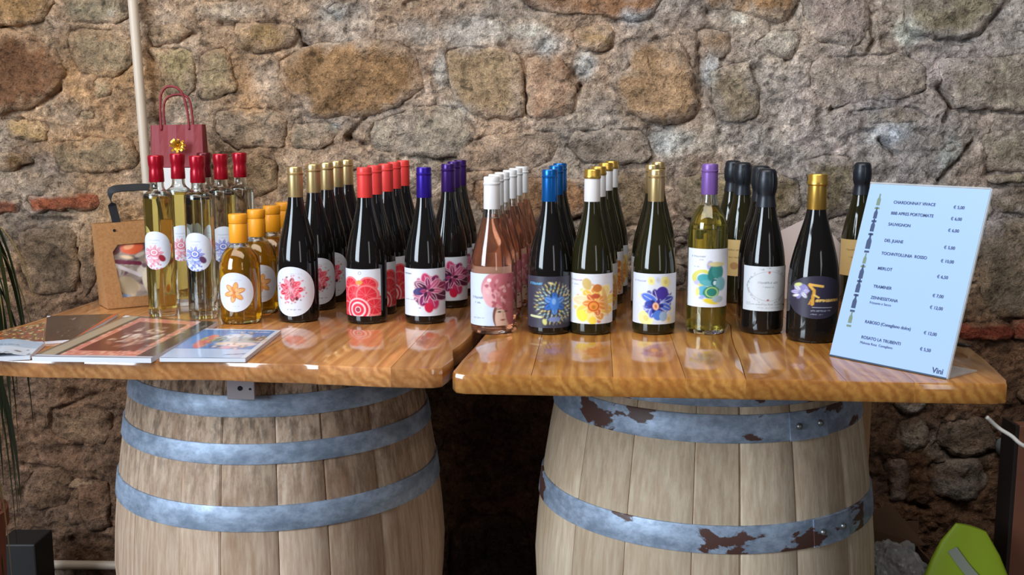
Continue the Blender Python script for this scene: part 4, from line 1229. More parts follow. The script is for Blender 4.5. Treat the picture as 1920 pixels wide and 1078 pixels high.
def art_harbour(c):
    c.rect(0, .62, 2, 1, (86, 132, 196)); c.rect(0, .30, .28, .62, (96, 140, 200)); c.rect(0, 0, 2, .28, (176, 196, 226))
    c.ell(.75, .70, .26, .12, .1, (206, 206, 216)); c.ell(.95, .60, .4, .10, 0, (176, 170, 160)); c.ell(1.2, .66, .2, .08, .2, (120, 110, 100)); c.ell(.5, .62, .14, .10, 0, (90, 110, 100))
    c.ell(.33, .48, .11, .19, .2, (216, 112, 92)); c.ell(.36, .68, .09, .09, 0, (224, 130, 110)); c.ell(.26, .62, .04, .06, 0, (206, 200, 90)); c.ell(.72, .46, .16, .06, 0, (224, 196, 160)); c.ell(1.0, .44, .26, .07, .05, (232, 206, 196)); c.ell(.8, .34, .12, .05, 0, (206, 140, 150)); c.ell(.62, .36, .10, .04, 0, (80, 90, 130))
    c.rect(0, .96, 2, 1, (226, 232, 240)); c.rect(1.27, 0, 2, 1, (214, 218, 226)); c.line(.95, .10, 1.25, .14, .012, (60, 80, 130)); c.script(.5, 1.2, .88, .05, (220, 228, 240), 3, .8)
def harbour_detail(c):
    art_harbour(c)
    c.dots(70, .85, .56, .32, [(214, 206, 200), (150, 140, 130), (110, 120, 130), (226, 190, 170), (96, 110, 140), (190, 170, 150)], .010, .045, 14, 0, 1.5)
    c.dots(24, .33, .5, .16, [(226, 140, 110), (206, 96, 80), (210, 200, 90), (100, 130, 170)], .01, .03, 5)
def art_dark(c):
    c.rect(0, 0, 2, 1, (70, 52, 42)); c.dots(26, .8, .5, .5, [(150, 136, 124), (44, 30, 24), (110, 92, 80)], .01, .05, 4); c.rect(1.12, 0, 2, 1, (190, 84, 44))
def art_autumn(c):
    c.dots(420, .5, .5, .75, [(206, 100, 40), (130, 80, 56), (196, 190, 110), (130, 44, 34), (220, 190, 150), (110, 100, 60)], .015, .05, 8)
def art_page(c):
    c.rect(0, .5, 2, 1, (170, 190, 214)); c.script(.2, .7, .6, .05, (60, 70, 90), 3); c.dots(10, .7, .2, .3, [(120, 120, 130), (90, 90, 96)], .02, .07, 6)
c1 = [G(60, 668, 1.009), G(283, 671, 1.009), G(408, 603, 1.009), G(236, 591, 1.009)]
b1, _ = painted_slab('magazine', c1, .008, 1.0006, art_ornate, (60, 50, 44), M_PAPER, aspect=1.35)
tag(b1, 'magazine with ornate pink-bordered brown cover lying before the kraft bag', 'magazine')
c2 = [G(299, 671, 1.007), G(460, 672, 1.007), G(527, 619, 1.007), G(385, 616, 1.007)]
b2, _ = painted_slab('magazine', c2, .0065, 1.0006, harbour_detail, (90, 130, 190), M_PAPER, aspect=1.35)
tag(b2, 'thin magazine with blue harbour-scene cover in front of the amber bottles', 'magazine')
c3 = [G(-60, 672, 1.007), G(56, 667, 1.007), G(84, 642, 1.007), G(-40, 642, 1.007)]
b3, _ = painted_slab('magazine', c3, .0065, 1.0006, art_page, (206, 216, 232), M_PAPER, aspect=1.0, curl=.012)
tag(b3, 'pale blue magazine with a lifted curling cover at the plank edge', 'magazine')
c4 = [G(-30, 640, 1.005), G(80, 640, 1.005), G(84, 604, 1.005), G(6, 620, 1.005)]
b4, _ = painted_slab('brochure', c4, .004, 1.0006, art_autumn, (120, 84, 64), M_PAPER, aspect=1.0)
tag(b4, 'brochure with orange and brown autumn picture behind the pale blue magazine', 'brochure')
c5 = [G(84, 640, 1.006), G(138, 636, 1.006), G(222, 588, 1.006), G(88, 592, 1.006)]
b5, _ = painted_slab('brochure', c5, .005, 1.0006, art_dark, (60, 46, 38), M_PAPER, aspect=1.2)
tag(b5, 'dark brown brochure with an orange end, beside the kraft bag', 'brochure')

# ---------------------------------------------------------------- kraft bag with window and black strap
def quad_box(name, q0, q1, mat, parent=None, bev=0.0):
    """q0, q1: two quads (4 points each) joined to a solid"""
    v = [tuple(p) for p in q0]+[tuple(p) for p in q1]
    bm = bmesh.new(); vs = [bm.verts.new(p) for p in v]
    for f in ((0, 1, 2, 3), (7, 6, 5, 4), (0, 4, 5, 1), (1, 5, 6, 2), (2, 6, 7, 3), (3, 7, 4, 0)): bm.faces.new([vs[i] for i in f])
    bmesh.ops.recalc_face_normals(bm, faces=bm.faces)
    if bev: bmesh.ops.bevel(bm, geom=bm.edges[:], offset=bev, segments=2, affect='EDGES')
    return bm_obj(name, bm, mat, parent)
m, nt, b = nmat('kraft_card')
tc = nt.nodes.new('ShaderNodeTexCoord'); nk = noisetex(nt, tc.outputs['Object'], 180, 3)
nt.links.new(ramp(nt, nk, [(0.3, L4((152, 104, 60))), (0.7, L4((174, 126, 78)))]), b.inputs['Base Color']); b.inputs['Roughness'].default_value = 0.8
M_KRAFT = m
BLk = Vector((-.842, 2.192, 1.001)); BRk = Vector((-.738, 2.262, 1.001)); TLk = Vector((-.872, 2.222, 1.176)); TRk = Vector((-.768, 2.290, 1.180))
ex = (BRk-BLk).normalized(); nb_ = Vector((ex.y*-1, ex.x, 0)).normalized()   # away from the room
def kp(u, v, d=0.0):
    p = (BLk*(1-u)+BRk*u)*(1-v)+(TLk*(1-u)+TRk*u)*v
    return p+nb_*d
kb = empty('gift_bag', BLk)
tag(kb, 'brown kraft card gift bag with picture window and black strap handle', 'bag')
def loc_(pts): return [tuple(Vector(p)-BLk) for p in pts]
# front panel with a cut-out (four strips), sides and back
u0_, u1_, v0_, v1_ = .22, .92, .12, .74
fr_v = [kp(0, 0), kp(1, 0), kp(1, 1), kp(0, 1), kp(u0_+.04, v0_), kp(u1_-.04, v0_), kp(u1_, v1_-.08), kp(u1_-.1, v1_), kp(u0_+.1, v1_), kp(u0_, v1_-.08)]
fr_f = [(0, 1, 5, 4), (1, 2, 6, 5), (2, 7, 6), (2, 3, 8, 7), (3, 9, 8), (3, 0, 4, 9)]
n_ = len(fr_v)
allv = loc_(fr_v)+loc_([p+nb_*.0015 for p in fr_v])
ff = fr_f+[tuple(i+n_ for i in reversed(f)) for f in fr_f]
loop = [4, 5, 6, 7, 8, 9]
for i in range(6): ff.append((loop[i], loop[(i+1) % 6], loop[(i+1) % 6]+n_, loop[i]+n_))
for a_, b_ in ((0, 1), (1, 2), (2, 3), (3, 0)): ff.append((b_, a_, a_+n_, b_+n_))
mesh_obj('front_panel', allv, ff, M_KRAFT, kb)
D_ = .075
quad_box('back_panel', loc_([kp(0, 0, D_), kp(1, 0, D_), kp(1, 1, D_*.35), kp(0, 1, D_*.35)]), loc_([kp(0, 0, D_+.0015), kp(1, 0, D_+.0015), kp(1, 1, D_*.35+.0015), kp(0, 1, D_*.35+.0015)]), M_KRAFT, kb)
for u in (0.0, 1.0):
    s_ = ex*(.0012 if u == 0 else -.0012)
    q = [kp(u, 0, .0015), kp(u, 0, D_), kp(u, 1, D_*.35), kp(u, 1, .0015)]
    quad_box('side_panel', loc_(q), loc_([p+s_ for p in q]), M_KRAFT, kb)
q = [kp(0, 0), kp(1, 0), kp(1, 0, D_), kp(0, 0, D_)]
quad_box('bottom_panel', loc_(q), loc_([p+Vector((0, 0, .0015)) for p in q]), M_KRAFT, kb)
def art_contents(c):
    c.rect(0, 0, 2, 1, (150, 136, 128)); c.dots(90, .45, .5, .6, [(176, 160, 150), (90, 70, 78), (206, 196, 186), (120, 110, 104), (200, 170, 140), (96, 60, 80)], .03, .10, 11)
    c.ell(.40, .88, .20, .12, 0, (216, 96, 60)); c.ell(.36, .90, .09, .05, .3, (236, 160, 120)); c.ell(.1, .85, .12, .08, 0, (110, 60, 66)); c.line(.1, .66, .5, .60, .035, (110, 40, 66)); c.line(.1, .6, .48, .40, .03, (206, 196, 200)); c.ell(.24, .25, .18, .15, -.5, (176, 158, 130)); c.ell(.60, .28, .10, .22, .1, (216, 204, 180)); c.ell(.62, .16, .07, .07, 0, (190, 110, 70)); c.ell(.3, .72, .1, .03, -.2, (226, 196, 160)); c.ell(.15, .06, .1, .05, 0, (130, 150, 180))
U, V = np.meshgrid(np.linspace(0, 1, 70), np.linspace(0, 1, 80))
c = Canvas(U, V, .8, (150, 130, 120)); art_contents(c)
kpn = lambda p: np.array(p)
P = np.zeros(U.shape+(3,))
for j in range(80):
    for i in range(70):
        p = kp(.14+.8*U[j, i], .08+.70*V[j, i], .004+.002*math.sin(U[j, i]*9)*math.cos(V[j, i]*8))-BLk
        P[j, i] = p
grid_obj('window_print', P, c.img, M_COVER, kb)
ex_hole = lathe('eyelet', [(0, 0), (.003, 0), (.003, .001), (0, .001)], M_HOLE, kb, 12)
ex_hole.location = kp(.30, .91, -.0008)-BLk; ex_hole.rotation_euler = (PI/2, 0, math.atan2(ex.y, ex.x))
M_STRAP = simple('black_webbing_strap', (26, 28, 34), 0.7)
def ribbon(name, pts, width_dir, wd, th, mat, parent=None):
    pts = [Vector(p) for p in pts]; verts, faces = [], []
    for i, p in enumerate(pts):
        t = (pts[min(i+1, len(pts)-1)]-pts[max(i-1, 0)]).normalized()
        wdv = width_dir[i] if isinstance(width_dir, list) else width_dir
        wv_ = (Vector(wdv)-t*Vector(wdv).dot(t)).normalized()
        ww = wd[i] if isinstance(wd, list) else wd
        n = t.cross(wv_).normalized()
        for a, bb in ((-.5, -.5), (.5, -.5), (.5, .5), (-.5, .5)): verts.append(p+wv_*ww*a+n*th*bb)
    for i in range(len(pts)-1):
        for k in range(4):
            k2 = (k+1) % 4
            faces.append((i*4+k, (i+1)*4+k, (i+1)*4+k2, i*4+k2))
    faces.append((0, 1, 2, 3)); L = (len(pts)-1)*4; faces.append((L+3, L+2, L+1, L))
    return sharp(mesh_obj(name, verts, faces, mat, parent, True), 50)
def cr(pts, sub=6):
    P3 = [Vector(p) for p in pts]; P3 = [P3[0]]+P3+[P3[-1]]; out = []
    for i in range(1, len(P3)-2):
        p0, p1, p2, p3 = P3[i-1:i+3]
        for s in range(sub):
            t = s/sub
            out.append(0.5*((2*p1)+(-p0+p2)*t+(2*p0-5*p1+4*p2-p3)*t*t+(-p0+3*p1-3*p2+p3)*t**3))
    out.append(P3[-1]); return out
def kpz(u, z, d): 
    p = kp(u, 1.0, d); return Vector((p.x, p.y, z))-BLk
ribbon('strap_handle', cr([kpz(.37, 1.150, .003), kpz(.37, 1.176, .006), kpz(.33, 1.205, .008), kpz(.30, 1.232, .010), kpz(.36, 1.246, .012), kpz(.62, 1.249, .014), kpz(.92, 1.249, .014), kpz(1.06, 1.244, .013), kpz(1.10, 1.228, .012), kpz(1.02, 1.20, .010), kpz(.92, 1.150, .006)]),
       [tuple(ex)]*4+[tuple(ex)]*11+[tuple(nb_*.55+Vector((0, 0, .75)))]*31+[tuple(ex)]*15, .017, .0022, M_STRAP, kb)

# ---------------------------------------------------------------- red paper bag on a white carton, gift bow
M_WHITECARD = simple('white_card', (206, 202, 200), 0.6)
YB = 2.52
xb0, xb1 = XC(300, YB-.03, 1.2), XC(366, YB-.03, 1.2)
cb = box('carton', (xb0+xb1)/2, YB, 1.0+.1415, xb1-xb0, .06, .282, M_WHITECARD, None, .0015)
tag(cb, 'plain white carton standing behind the red-capped spirit bottles, under the red bag', 'box')
M_REDBAG = simple('burgundy_paper', (128, 34, 42), 0.6)
rz0 = 1.2835
xr0, xr1 = XC(281, YB-.03, 1.33), XC(378, YB-.03, 1.33)
rcx = (xr0+xr1)/2; wr = (xr1-xr0)
rb_ = empty('paper_bag', (rcx, YB, rz0)); rb_.rotation_euler = (0, math.radians(-1.0), math.radians(2))
tag(rb_, 'small burgundy paper bag with twisted handle standing against the stone wall', 'bag')
hh = .098
def side(y, inset): return [(-wr/2, y, 0), (wr/2, y, 0), (wr/2-.002, y*inset, hh), (-wr/2, y*inset, hh)]
for y, sg_ in ((-.028, 1), (.028, -1)):
    # each panel with soft vertical folds
    nx = 12; vs, fs = [], []
    for e in (0, .0008*sg_):
        for zi in range(5):
            for xi in range(nx+1):
                fx = xi/nx; fz = zi/4
                yy = y*(1-.45*fz)+.0018*math.sin(fx*19+fz*2)*fz+e
                vs.append((-wr/2+wr*fx, yy, hh*fz))
    m_ = (nx+1)
    for e in (0, 1):
        for zi in range(4):
            for xi in range(nx):
                q = (e*5*m_+zi*m_+xi, e*5*m_+zi*m_+xi+1, e*5*m_+(zi+1)*m_+xi+1, e*5*m_+(zi+1)*m_+xi)
                fs.append(q if (e == 0) == (sg_ == 1) else tuple(reversed(q)))
    mesh_obj('front_panel' if sg_ == 1 else 'back_panel', vs, fs, M_REDBAG, rb_, False)
    tube('handle', cr([(-.034, y*.6, hh-.012), (-.034, y*.6, hh+.03), (-.030, y*.6, hh+.068), (-.016, y*.6, hh+.086), (.006, y*.6, hh+.085), (.020, y*.6, hh+.068), (.028, y*.6, hh+.03), (.030, y*.6, hh-.012)] if sg_ == 1 else
                      [(-.034, y*.6, hh-.012), (-.036, y*.6, hh+.03), (-.028, y*.6, hh+.060), (.0, y*.6, hh+.070), (.024, y*.6, hh+.060), (.030, y*.6, hh+.02), (.030, y*.6, hh-.012)]), .0028, M_REDBAG, rb_, 8)
for sx in (-1, 1):
    x = sx*wr/2
    quad_box('side_panel', [(x, -.028, 0), (x, .028, 0), (x*.98, .0154, hh), (x*.98, -.0154, hh)], [(x-sx*.0008, -.028, 0), (x-sx*.0008, .028, 0), (x*.98-sx*.0008, .0154, hh), (x*.98-sx*.0008, -.0154, hh)], M_REDBAG, rb_)
box('bottom_panel', 0, 0, .0006, wr, .056, .0012, M_REDBAG, rb_, 0)
M_BOW = simple('gold_ribbon', (220, 160, 50), 0.28, 0.7)
bx_ = XC(331.5, YB-.045, 1.33)-rcx; 
bow = empty('gift_bow', (0, 0, 0)); bow.parent = rb_; bow.location = (bx_, -.037, PY(331, 274, YB-.04).z-rz0)
rnd = random.Random(6)
for k in range(15):
    a = 2*PI*k/15+rnd.uniform(-.15, .15); el = rnd.choice([.15, .5, .95]); L = .0185 if el < .9 else .013
    d = Vector((math.cos(a)*math.cos(el), -math.sin(el), math.sin(a)*math.cos(el)))
    up_ = Vector((0, -1, 0)) if el < .9 else Vector((math.cos(a), 0, math.sin(a)))
    sdir = d.cross(up_).normalized()
    pts = [(0, 0, 0), d*L*.5-sdir*.0008+up_*.0035, d*L+up_*.002, d*L*.55-up_*.001, (0, .001, 0)]
    ribbon('ribbon_loop', cr(pts, 3), tuple(sdir), .0052, .0005, M_BOW, bow)

# ---------------------------------------------------------------- menu stand
BLm = Vector((.529, 1.742, 1.0005)); BRm = Vector((.657, 1.573, 1.0005))
em = (BRm-BLm).normalized(); hn = Vector((-em.y*-1, 0, 0))
back = Vector((.797, .604, 0))
al = math.radians(18); upm = back*math.sin(al)+Vector((0, 0, 1))*math.cos(al); nm = em.cross(upm).normalized()
if nm.y > 0: nm = -nm
MW, MH = (BRm-BLm).length, .298
ms = empty('menu_stand', BLm)
tag(ms, 'slanted acrylic table stand holding a sky-tinted price list sheet', 'menu')
Rm = Matrix((em, upm, nm)).transposed().to_4x4()   # local x = along sheet, y = up the sheet, z = towards the room
def mp(x, y, z=0): return em*x+upm*y+nm*z
M_ACR = simple('clear_acrylic', (226, 232, 238), 0.05, Alpha=0.35)
def mslab(name, x0, x1, y0, y1, z0, z1, mat, parent, bev=0.0):
    return quad_box(name, [mp(x0, y0, z0), mp(x1, y0, z0), mp(x1, y1, z0), mp(x0, y1, z0)], [mp(x0, y0, z1), mp(x1, y0, z1), mp(x1, y1, z1), mp(x0, y1, z1)], mat, parent, bev)
M_SHEET = simple('sky_tinted_sheet', (162, 192, 240), 0.25, Coat_Weight=1.0, Coat_Roughness=0.03)  # window sky's reflection put into the paper colour as a blue tint
sheet = mslab('price_sheet', .001, MW-.001, .0025, MH-.001, .0000, .0006, M_SHEET, ms)
mslab('back_plate', 0, MW, 0, MH, -.0022, -.0003, M_ACR, ms)
M_INK = simple('dark_blue_ink', (52, 70, 104), 0.5)
M_INKG = simple('green_brown_ink', (110, 130, 110), 0.5)
# clear edges of the stand around the sheet
mslab('edge_strip', MW, MW+.002, 0, MH, -.0022, .0016, M_ACR, ms)
mslab('edge_strip', 0, MW, MH, MH+.002, -.0022, .0016, M_ACR, ms)
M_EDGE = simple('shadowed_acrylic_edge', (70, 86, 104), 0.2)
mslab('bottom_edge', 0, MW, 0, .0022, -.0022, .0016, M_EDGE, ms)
# foot of the stand: a plate lying on the table, behind the sheet
fd = back*.085
quad_box('foot_plate', [Vector((0, 0, .0002)), BRm-BLm+Vector((0, 0, .0002)), BRm-BLm+fd+Vector((0, 0, .0002)), fd+Vector((0, 0, .0002))],
         [Vector((0, 0, .0024)), BRm-BLm+Vector((0, 0, .0024)), BRm-BLm+fd+Vector((0, 0, .0024)), fd+Vector((0, 0, .0024))], M_ACR, ms)
def text_obj(name, s, x, y, size, parent, mat=M_INK, bold=0.0):
    cu = bpy.data.curves.new('lettering', 'FONT'); cu.body = s; cu.size = size; cu.offset = bold
    tmp = bpy.data.objects.new('lettering', cu); COL.objects.link(tmp)
    bpy.context.view_layer.update()
    me = bpy.data.meshes.new_from_object(tmp)
    bpy.data.objects.remove(tmp); bpy.data.curves.remove(cu)
    me.name = name
    co = np.zeros(len(me.vertices)*3, np.float32); me.vertices.foreach_get('co', co); co = co.reshape(-1, 3)
    X = co[:, 0]+x; Yv = co[:, 1]+y
    out = X[:, None]*np.array(em)+Yv[:, None]*np.array(upm)+.0013*np.array(nm)
    me.vertices.foreach_set('co', out.astype(np.float32).ravel()); me.update()
    me.materials.clear(); me.materials.append(mat)
    o = bpy.data.objects.new(name, me); COL.objects.link(o); o.parent = parent
    return o
# rows: (fraction down the sheet, name, name start, price, price start)
ROWS = [(.088, 'CHARDONNAY VIVACE', '€ 5,00'), (.150, 'BBB APRES PORTOMATE', '€ 6,00'), (.213, 'SAUVIGNON', '€ 6,00'), (.305, 'DEL JUANE', '€ 5,00'),
        (.378, 'TOCHNTOLLINIA  ROSSO', '€ 10,00'), (.463, 'MERLOT', '€ 6,50'), (.565, 'TRAMINER', '€ 7,00'), (.628, 'ZENNESSITANA', '€ 12,00'),
        (.765, 'RABOSO (Conegliano dolce)', '€ 12,00'), (.852, 'ROSATO LA TRUBENTI', '€ 5,50')]
for fy, nme, pr in ROWS:
    y = MH*(1-fy)-.006
    text_obj('lettering', nme, .052, y, .0070, sheet, bold=.00008)
    text_obj('lettering', pr, .158, y-.002, .0070, sheet, bold=.00008)
text_obj('lettering', 'Frizzante e Secco', .052, MH*(1-.655)-.006, .0056, sheet)
text_obj('lettering', 'Malvasia Rosa  Conegliano', .052, MH*(1-.880)-.006, .0056, sheet)
text_obj('lettering', 'Vini', .186, .006, .012, sheet, bold=.0002)
def mini_bottle(x, y, h, mat):
    w_ = h*.17; prof = [(-w_, 0), (w_, 0), (w_, h*.5), (w_*.4, h*.72), (w_*.4, h), (-w_*.4, h), (-w_*.4, h*.72), (-w_, h*.5)]
    v = [mp(x+a, y+bb, .0008) for a, bb in prof]
    mesh_obj('printed_bottle', v, [tuple(range(8))], mat, sheet)
for fy, h_, mt in ((.125, .020, M_INKG), (.20, .020, M_INK), (.275, .022, M_INK), (.375, .027, M_INK), (.46, .018, M_INKG), (.545, .024, M_INK), (.625, .024, M_INK), (.715, .024, M_INK), (.80, .020, M_INKG)):
    mini_bottle(.024, MH*(1-fy), h_, mt)
    mslab('printed_dash', .0195, .0285, MH*(1-fy)-.0065, MH*(1-fy)-.003, .0006, .0008, mt, sheet)

# white card behind the bottles, pen at the back edge
YC = 2.33
q = [PY(x, y, YC) for x, y in ((1452, 600), (1590, 600), (1584, 466), (1528, 402), (1458, 436))]
for p in q[:2]: p.z = 1.001
vs = [tuple(p) for p in q]+[(p.x, p.y+.003, p.z) for p in q]
card = mesh_obj('card', vs, [(0, 1, 2, 3, 4), (9, 8, 7, 6, 5)]+[((i+1) % 5, i, i+5, (i+1) % 5+5) for i in range(5)], simple('pinkish_white_card', (206, 190, 186), 0.6))
tag(card, 'pinkish white card with a slanted top standing behind the gold-script bottle', 'card')
pn = G(1809, 648, 1.004)
pen = tube('pen', [(pn.x-.022, pn.y+.03, 1.0045), (pn.x+.0, pn.y, 1.0045), (pn.x+.006, pn.y-.008, 1.0045)], [.0035, .0035, .0012], simple('black_plastic', (22, 20, 22), 0.4), None, 10)
tag(pen, 'short black pen lying at the tabletop corner beside the price list', 'pen')

# ---------------------------------------------------------------- pipe on the wall
pa, pb = PW(258, 0), PW(281, 290)
dx = (pb[0]-pa[0])/(pb[1]-pa[1])
pts = [wp(pa[0]+dx*(z-pa[1]), z, .035) for z in (2.1, 1.75, 1.4, 1.0, .5, .0)]
M_PIPE = simple('cream_painted_pipe', (196, 180, 162), 0.45)
pp = tube('pipe', pts, .0115, M_PIPE, None, 20)
tag(pp, 'thin cream pipe running up the stone wall behind the burgundy bag', 'pipe')
h0, h1 = PW(10, 1052), PW(330, 1056)
pp2 = tube('pipe', [wp(-1.6, h0[1], .018), wp(h0[0], h0[1], .018), wp(h1[0], h1[1], .018), wp(-.3, h1[1], .018)], .0115, M_PIPE, None, 14)
tag(pp2, 'cream pipe running level along the foot of the wall under the tabletops', 'pipe')
# small grey duct end in the wall at the far right
sx_, sz_ = PW(1884, 838)
du = lathe('pipe_stub', [(0.0, 0), (.020, 0), (.024, .004), (.024, .06), (.019, .06), (.019, .01), (0, .01)], simple('grey_plastic_pipe', (110, 116, 122), 0.5), None, 28)
du.location = wp(sx_, sz_, .055); du.rotation_euler = (-PI/2, 0, 0)
tag(du, 'stub of grey plastic pipe sticking out of the wall beside the reddish panel', 'pipe')

# ---------------------------------------------------------------- plant in a tall planter
M_LEAF = simple('dark_green_strap_leaf', (44, 56, 24), 0.5)
M_LEAFD = simple('dry_tan_leaf', (150, 130, 84), 0.6)
M_TRUNK = simple('plant_stem', (88, 70, 48), 0.8)
M_TERRA = simple('terracotta', (120, 62, 40), 0.7)
PX, PYY = -1.165, 2.12
pl_ = empty('potted_plant', (PX, PYY, 0))
tag(pl_, 'tall potted plant with long drooping strap leaves beside the magazines', 'plant')
lathe('pot', [(0, 0), (.075, 0), (.090, .30), (.100, .55), (.108, .55), (.108, .585), (.098, .585), (.096, .56), (0, .56)], M_TERRA, pl_, 40)
lathe('soil', [(0, .561), (.095, .561), (.094, .568), (0, .575)], simple('potting_soil', (44, 32, 24), 0.95), pl_, 24)
tube('stem', cr([(0, 0, .57), (.012, 0, .75), (.03, .0, .95), (.05, -.01, 1.12)], 5), .010, M_TRUNK, pl_, 10)
def leaf(p0, a, reach, rise, drop, wd, mat, tw=0.0):
    d = Vector((math.cos(a), math.sin(a), 0)); p0 = Vector(p0); pts = []
    n = 12
    for i in range(n+1):
        t = i/n
        pts.append(p0+d*reach*(1-(1-t)**1.8)+Vector((0, 0, rise*math.sin(min(t*2.2, 1)*PI/2)*(1) - drop*max(0, t-.25)**1.5)))
    ws_ = [wd*(0.35+.65*math.sin(min(1, i/n*1.6+.15)*PI/2))*(1-(i/n)**3*.95) for i in range(n+1)]
    sd = Vector((-d.y, d.x, 0)); verts, faces = [], []
    for i, p in enumerate(pts):
        t = (pts[min(i+1, n)]-pts[max(i-1, 0)]).normalized(); nn = t.cross(sd).normalized()
        if nn.z < 0: nn = -nn
        verts += [p-sd*ws_[i]/2+nn*ws_[i]*.22, p-nn*.0004, p+sd*ws_[i]/2+nn*ws_[i]*.22]
    for i in range(n):
        for k in (0, 1): faces.append((i*3+k, (i+1)*3+k, (i+1)*3+k+1, i*3+k+1))
    mesh_obj('leaf', verts, faces, mat, pl_, True)
rnd = random.Random(21)
for k in range(52):
    a = rnd.uniform(-PI, PI) if k % 3 else rnd.uniform(-.9, .9)
    z = rnd.choice([.92, 1.0, 1.08, 1.13, 1.16])
    x0 = .03+(z-.95)*.1
    leaf((x0, 0, z), a, rnd.uniform(.05, .14), rnd.uniform(.02, .12), rnd.uniform(.30, .8), rnd.uniform(.013, .024), M_LEAF)
for k in range(8):
    a = rnd.uniform(-1.6, 1.2)
    leaf((.02, 0, rnd.uniform(.72, .98)), a, rnd.uniform(.04, .09), .02, rnd.uniform(.5, .95), rnd.uniform(.012, .018), M_LEAF)
for a, r_, ri, dr, zz in ((.15, .15, .07, .38, 1.13), (-.4, .12, .05, .3, 1.12), (.6, .15, .02, .62, 1.13), (-.1, .07, .01, .5, .75)):
    leaf((.05, 0, zz), a, r_, ri, dr, .0085, M_LEAFD)

# dark crate on the pipe side, low at the wall
p = PY(44, 995, 2.50)
ck = box('crate', p.x, 2.50, .19, .098, .10, .34+.04, simple('black_crate_plastic', (26, 24, 24), 0.6), None, .004)
ck.location.z = .001
tag(ck, 'black plastic crate standing at the wall behind the planter', 'crate')

# ---------------------------------------------------------------- right-hand corner under the table
m, nt, b = nmat('raw_plank')
tc = nt.nodes.new('ShaderNodeTexCoord'); nk = noisetex(nt, mapping(nt, tc.outputs['Object'], (60, 60, 4)), 1, 4)
nt.links.new(ramp(nt, nk, [(0.3, L4((140, 106, 72))), (0.7, L4((176, 140, 102)))]), b.inputs['Base Color']); b.inputs['Roughness'].default_value = 0.7
px_ = (XC(1598, 2.36, .8)+XC(1637, 2.36, .8))/2
post = box('wooden_post', px_, 2.38, .4825, .045, .045, .965, m, None, .002)
tag(post, 'raw wooden post propping the tabletop behind the rusty-hooped barrel', 'post')
# cardboard box with a crumpled clear bag in it
M_CARD = simple('brown_cardboard', (96, 70, 50), 0.8)
bx0, bx1, by0, by1, bz = .768, .935, 2.165, 2.345, .42
cbx = empty('cardboard_box', ((bx0+bx1)/2, (by0+by1)/2, 0)); cx_, cy_ = (bx0+bx1)/2, (by0+by1)/2
tag(cbx, 'open brown cardboard box in the dim corner behind the lime bag', 'box')
box('side_panel', 0, by0-cy_, bz/2, bx1-bx0, .004, bz, M_CARD, cbx, 0)
box('side_panel', 0, by1-cy_, bz/2+.03, bx1-bx0, .004, bz+.06, M_CARD, cbx, 0)
box('side_panel', bx0-cx_, 0, bz/2, .004, by1-by0, bz, M_CARD, cbx, 0)
box('side_panel', bx1-cx_, 0, bz/2, .004, by1-by0, bz, M_CARD, cbx, 0)
box('bottom_panel', 0, 0, .003, bx1-bx0, by1-by0, .004, M_CARD, cbx, 0)
quad_box('flap', [(-.09, by1-cy_, bz+.06), (.02, by1-cy_, bz+.10), (.095, by1-cy_-.02, bz+.01), (.0, by1-cy_-.01, bz-.0)], [(-.09, by1-cy_+.003, bz+.06), (.02, by1-cy_+.003, bz+.10), (.095, by1-cy_-.017, bz+.01), (.0, by1-cy_-.007, bz-.0)], M_CARD, cbx)
bm = bmesh.new(); bmesh.ops.create_icosphere(bm, subdivisions=5, radius=1.0)
for v in bm.verts:
    n = v.co.copy()
    k = 1+.22*mnoise.noise(n*2.2)+.16*abs(mnoise.noise(n*5+Vector((3, 1, 2))))+.08*abs(mnoise.noise(n*12))
    v.co = Vector((n.x*.066*k, n.y*.070*k, n.z*.075*k))
m, nt, b = nmat('crinkled_clear_plastic')
b.inputs['Base Color'].default_value = (.75, .78, .8, 1); b.inputs['Roughness'].default_value = .12; b.inputs['Alpha'].default_value = .30
pb_ = bm_obj('plastic_bag', bm, m, None, False); pb_.location = (.850, 2.255, .385)
tag(pb_, 'crumpled clear plastic bag sticking out of the cardboard box', 'bag')
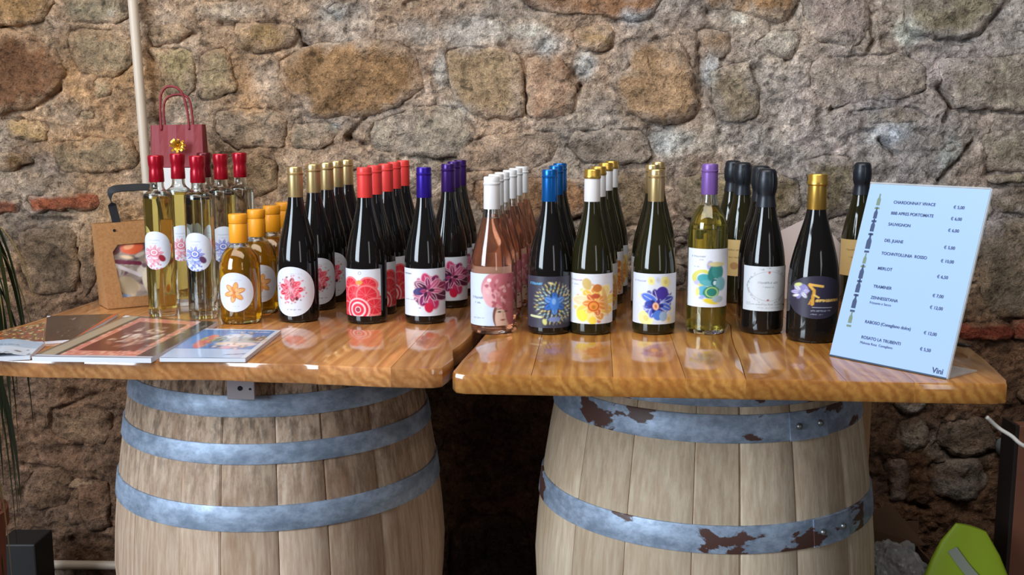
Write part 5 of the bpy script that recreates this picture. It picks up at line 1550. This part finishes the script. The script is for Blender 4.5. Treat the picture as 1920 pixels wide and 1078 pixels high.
# lime bag with grey band
def bag_mesh(name, hw, hd, h, mat, parent):
    nu_, nz_ = 36, 16; verts, faces = [], []
    for j in range(nz_+1):
        t = j/nz_
        sx = hw*(1-.12*t-.62*t**7); sy = hd*(1-.55*t-.38*t**2)
        for i in range(nu_):
            a = 2*PI*i/nu_
            c_, s_ = math.cos(a), math.sin(a); e = .45
            x = sx*abs(c_)**e*(1 if c_ > 0 else -1); y = sy*abs(s_)**e*(1 if s_ > 0 else -1)
            k = 1+.06*mnoise.noise(Vector((x*12, y*12, t*5)))*(t)
            verts.append((x*k-.01*t, y*k, h*t-(.05*(x/hw+.25)**2)*t**3))
        
    for j in range(nz_):
        for i in range(nu_):
            i2 = (i+1) % nu_
            faces.append((j*nu_+i, j*nu_+i2, (j+1)*nu_+i2, (j+1)*nu_+i))
    faces.append(tuple(range(nu_-1, -1, -1))); faces.append(tuple(nz_*nu_+i for i in range(nu_)))
    return sharp(mesh_obj(name, verts, faces, mat, parent, True), 45)
gx = XC(1826, 2.05, .5)
gb = empty('shopping_bag', (gx, 2.05, 0), math.radians(-14))
tag(gb, 'lime green bag with a grey band and curved handle on the floor', 'bag')
M_LIME = simple('lime_fabric', (122, 142, 10), 0.6); M_LIME2 = simple('light_lime_trim', (164, 184, 26), 0.5)
bag_mesh('bag_body', .112, .062, .585, M_LIME, gb)
def onb(x, z, e=.0015):
    t = z/.565; return (x, -(.062*(1-.55*t-.38*t**2))-e-.003, z)
ribbon('band', cr([onb(-.045, .535), onb(-.018, .50), onb(.018, .462), onb(.05, .425), onb(.074, .392)], 4), (.5, 0, .8), .020, .0014, simple('grey_webbing', (120, 124, 110), .6), gb)
ribbon('handle', cr([onb(.002, .475), onb(-.026, .468, .006), onb(-.040, .444, .014), onb(-.036, .420, .014)], 5), (.7, 0, .6), [.010+.002*math.sin(i*.5) for i in range(16)], .003, M_LIME2, gb)
ribbon('handle', cr([onb(-.03, .405, .004), onb(.01, .398, .012), onb(.05, .388, .012), onb(.076, .380, .004)], 5), (0, 0, 1), .020, .003, M_LIME2, gb)
# reddish panel with a dark edge, cut by the frame
fx = XC(1908, 2.12, .7)
pnl = box('standing_screen', fx+.15, 2.14, .385, .30, .036, .77, simple('reddish_brown_wood', (112, 70, 52), 0.5), None, .002)
tag(pnl, 'reddish brown wooden panel with a near-black edge standing beyond the lime bag', 'panel')
box('edge_trim', fx-.004, 2.152, .386, .008, .062, .772, simple('near_black_wood', (30, 22, 19), 0.5), pnl, .001)
cbl = tube('cable', cr([(PY(1850, 782, 2.10)), (PY(1872, 802, 2.10)), (PY(1896, 817, 2.08)), (PY(1925, 838, 2.06)), PY(1990, 850, 2.06), PY(2040, 800, 2.1)], 6), .0042, simple('white_cable_sheath', (206, 204, 200), .4), None, 8)
tag(cbl, 'white cable hanging in a curve in front of the reddish panel', 'cable')
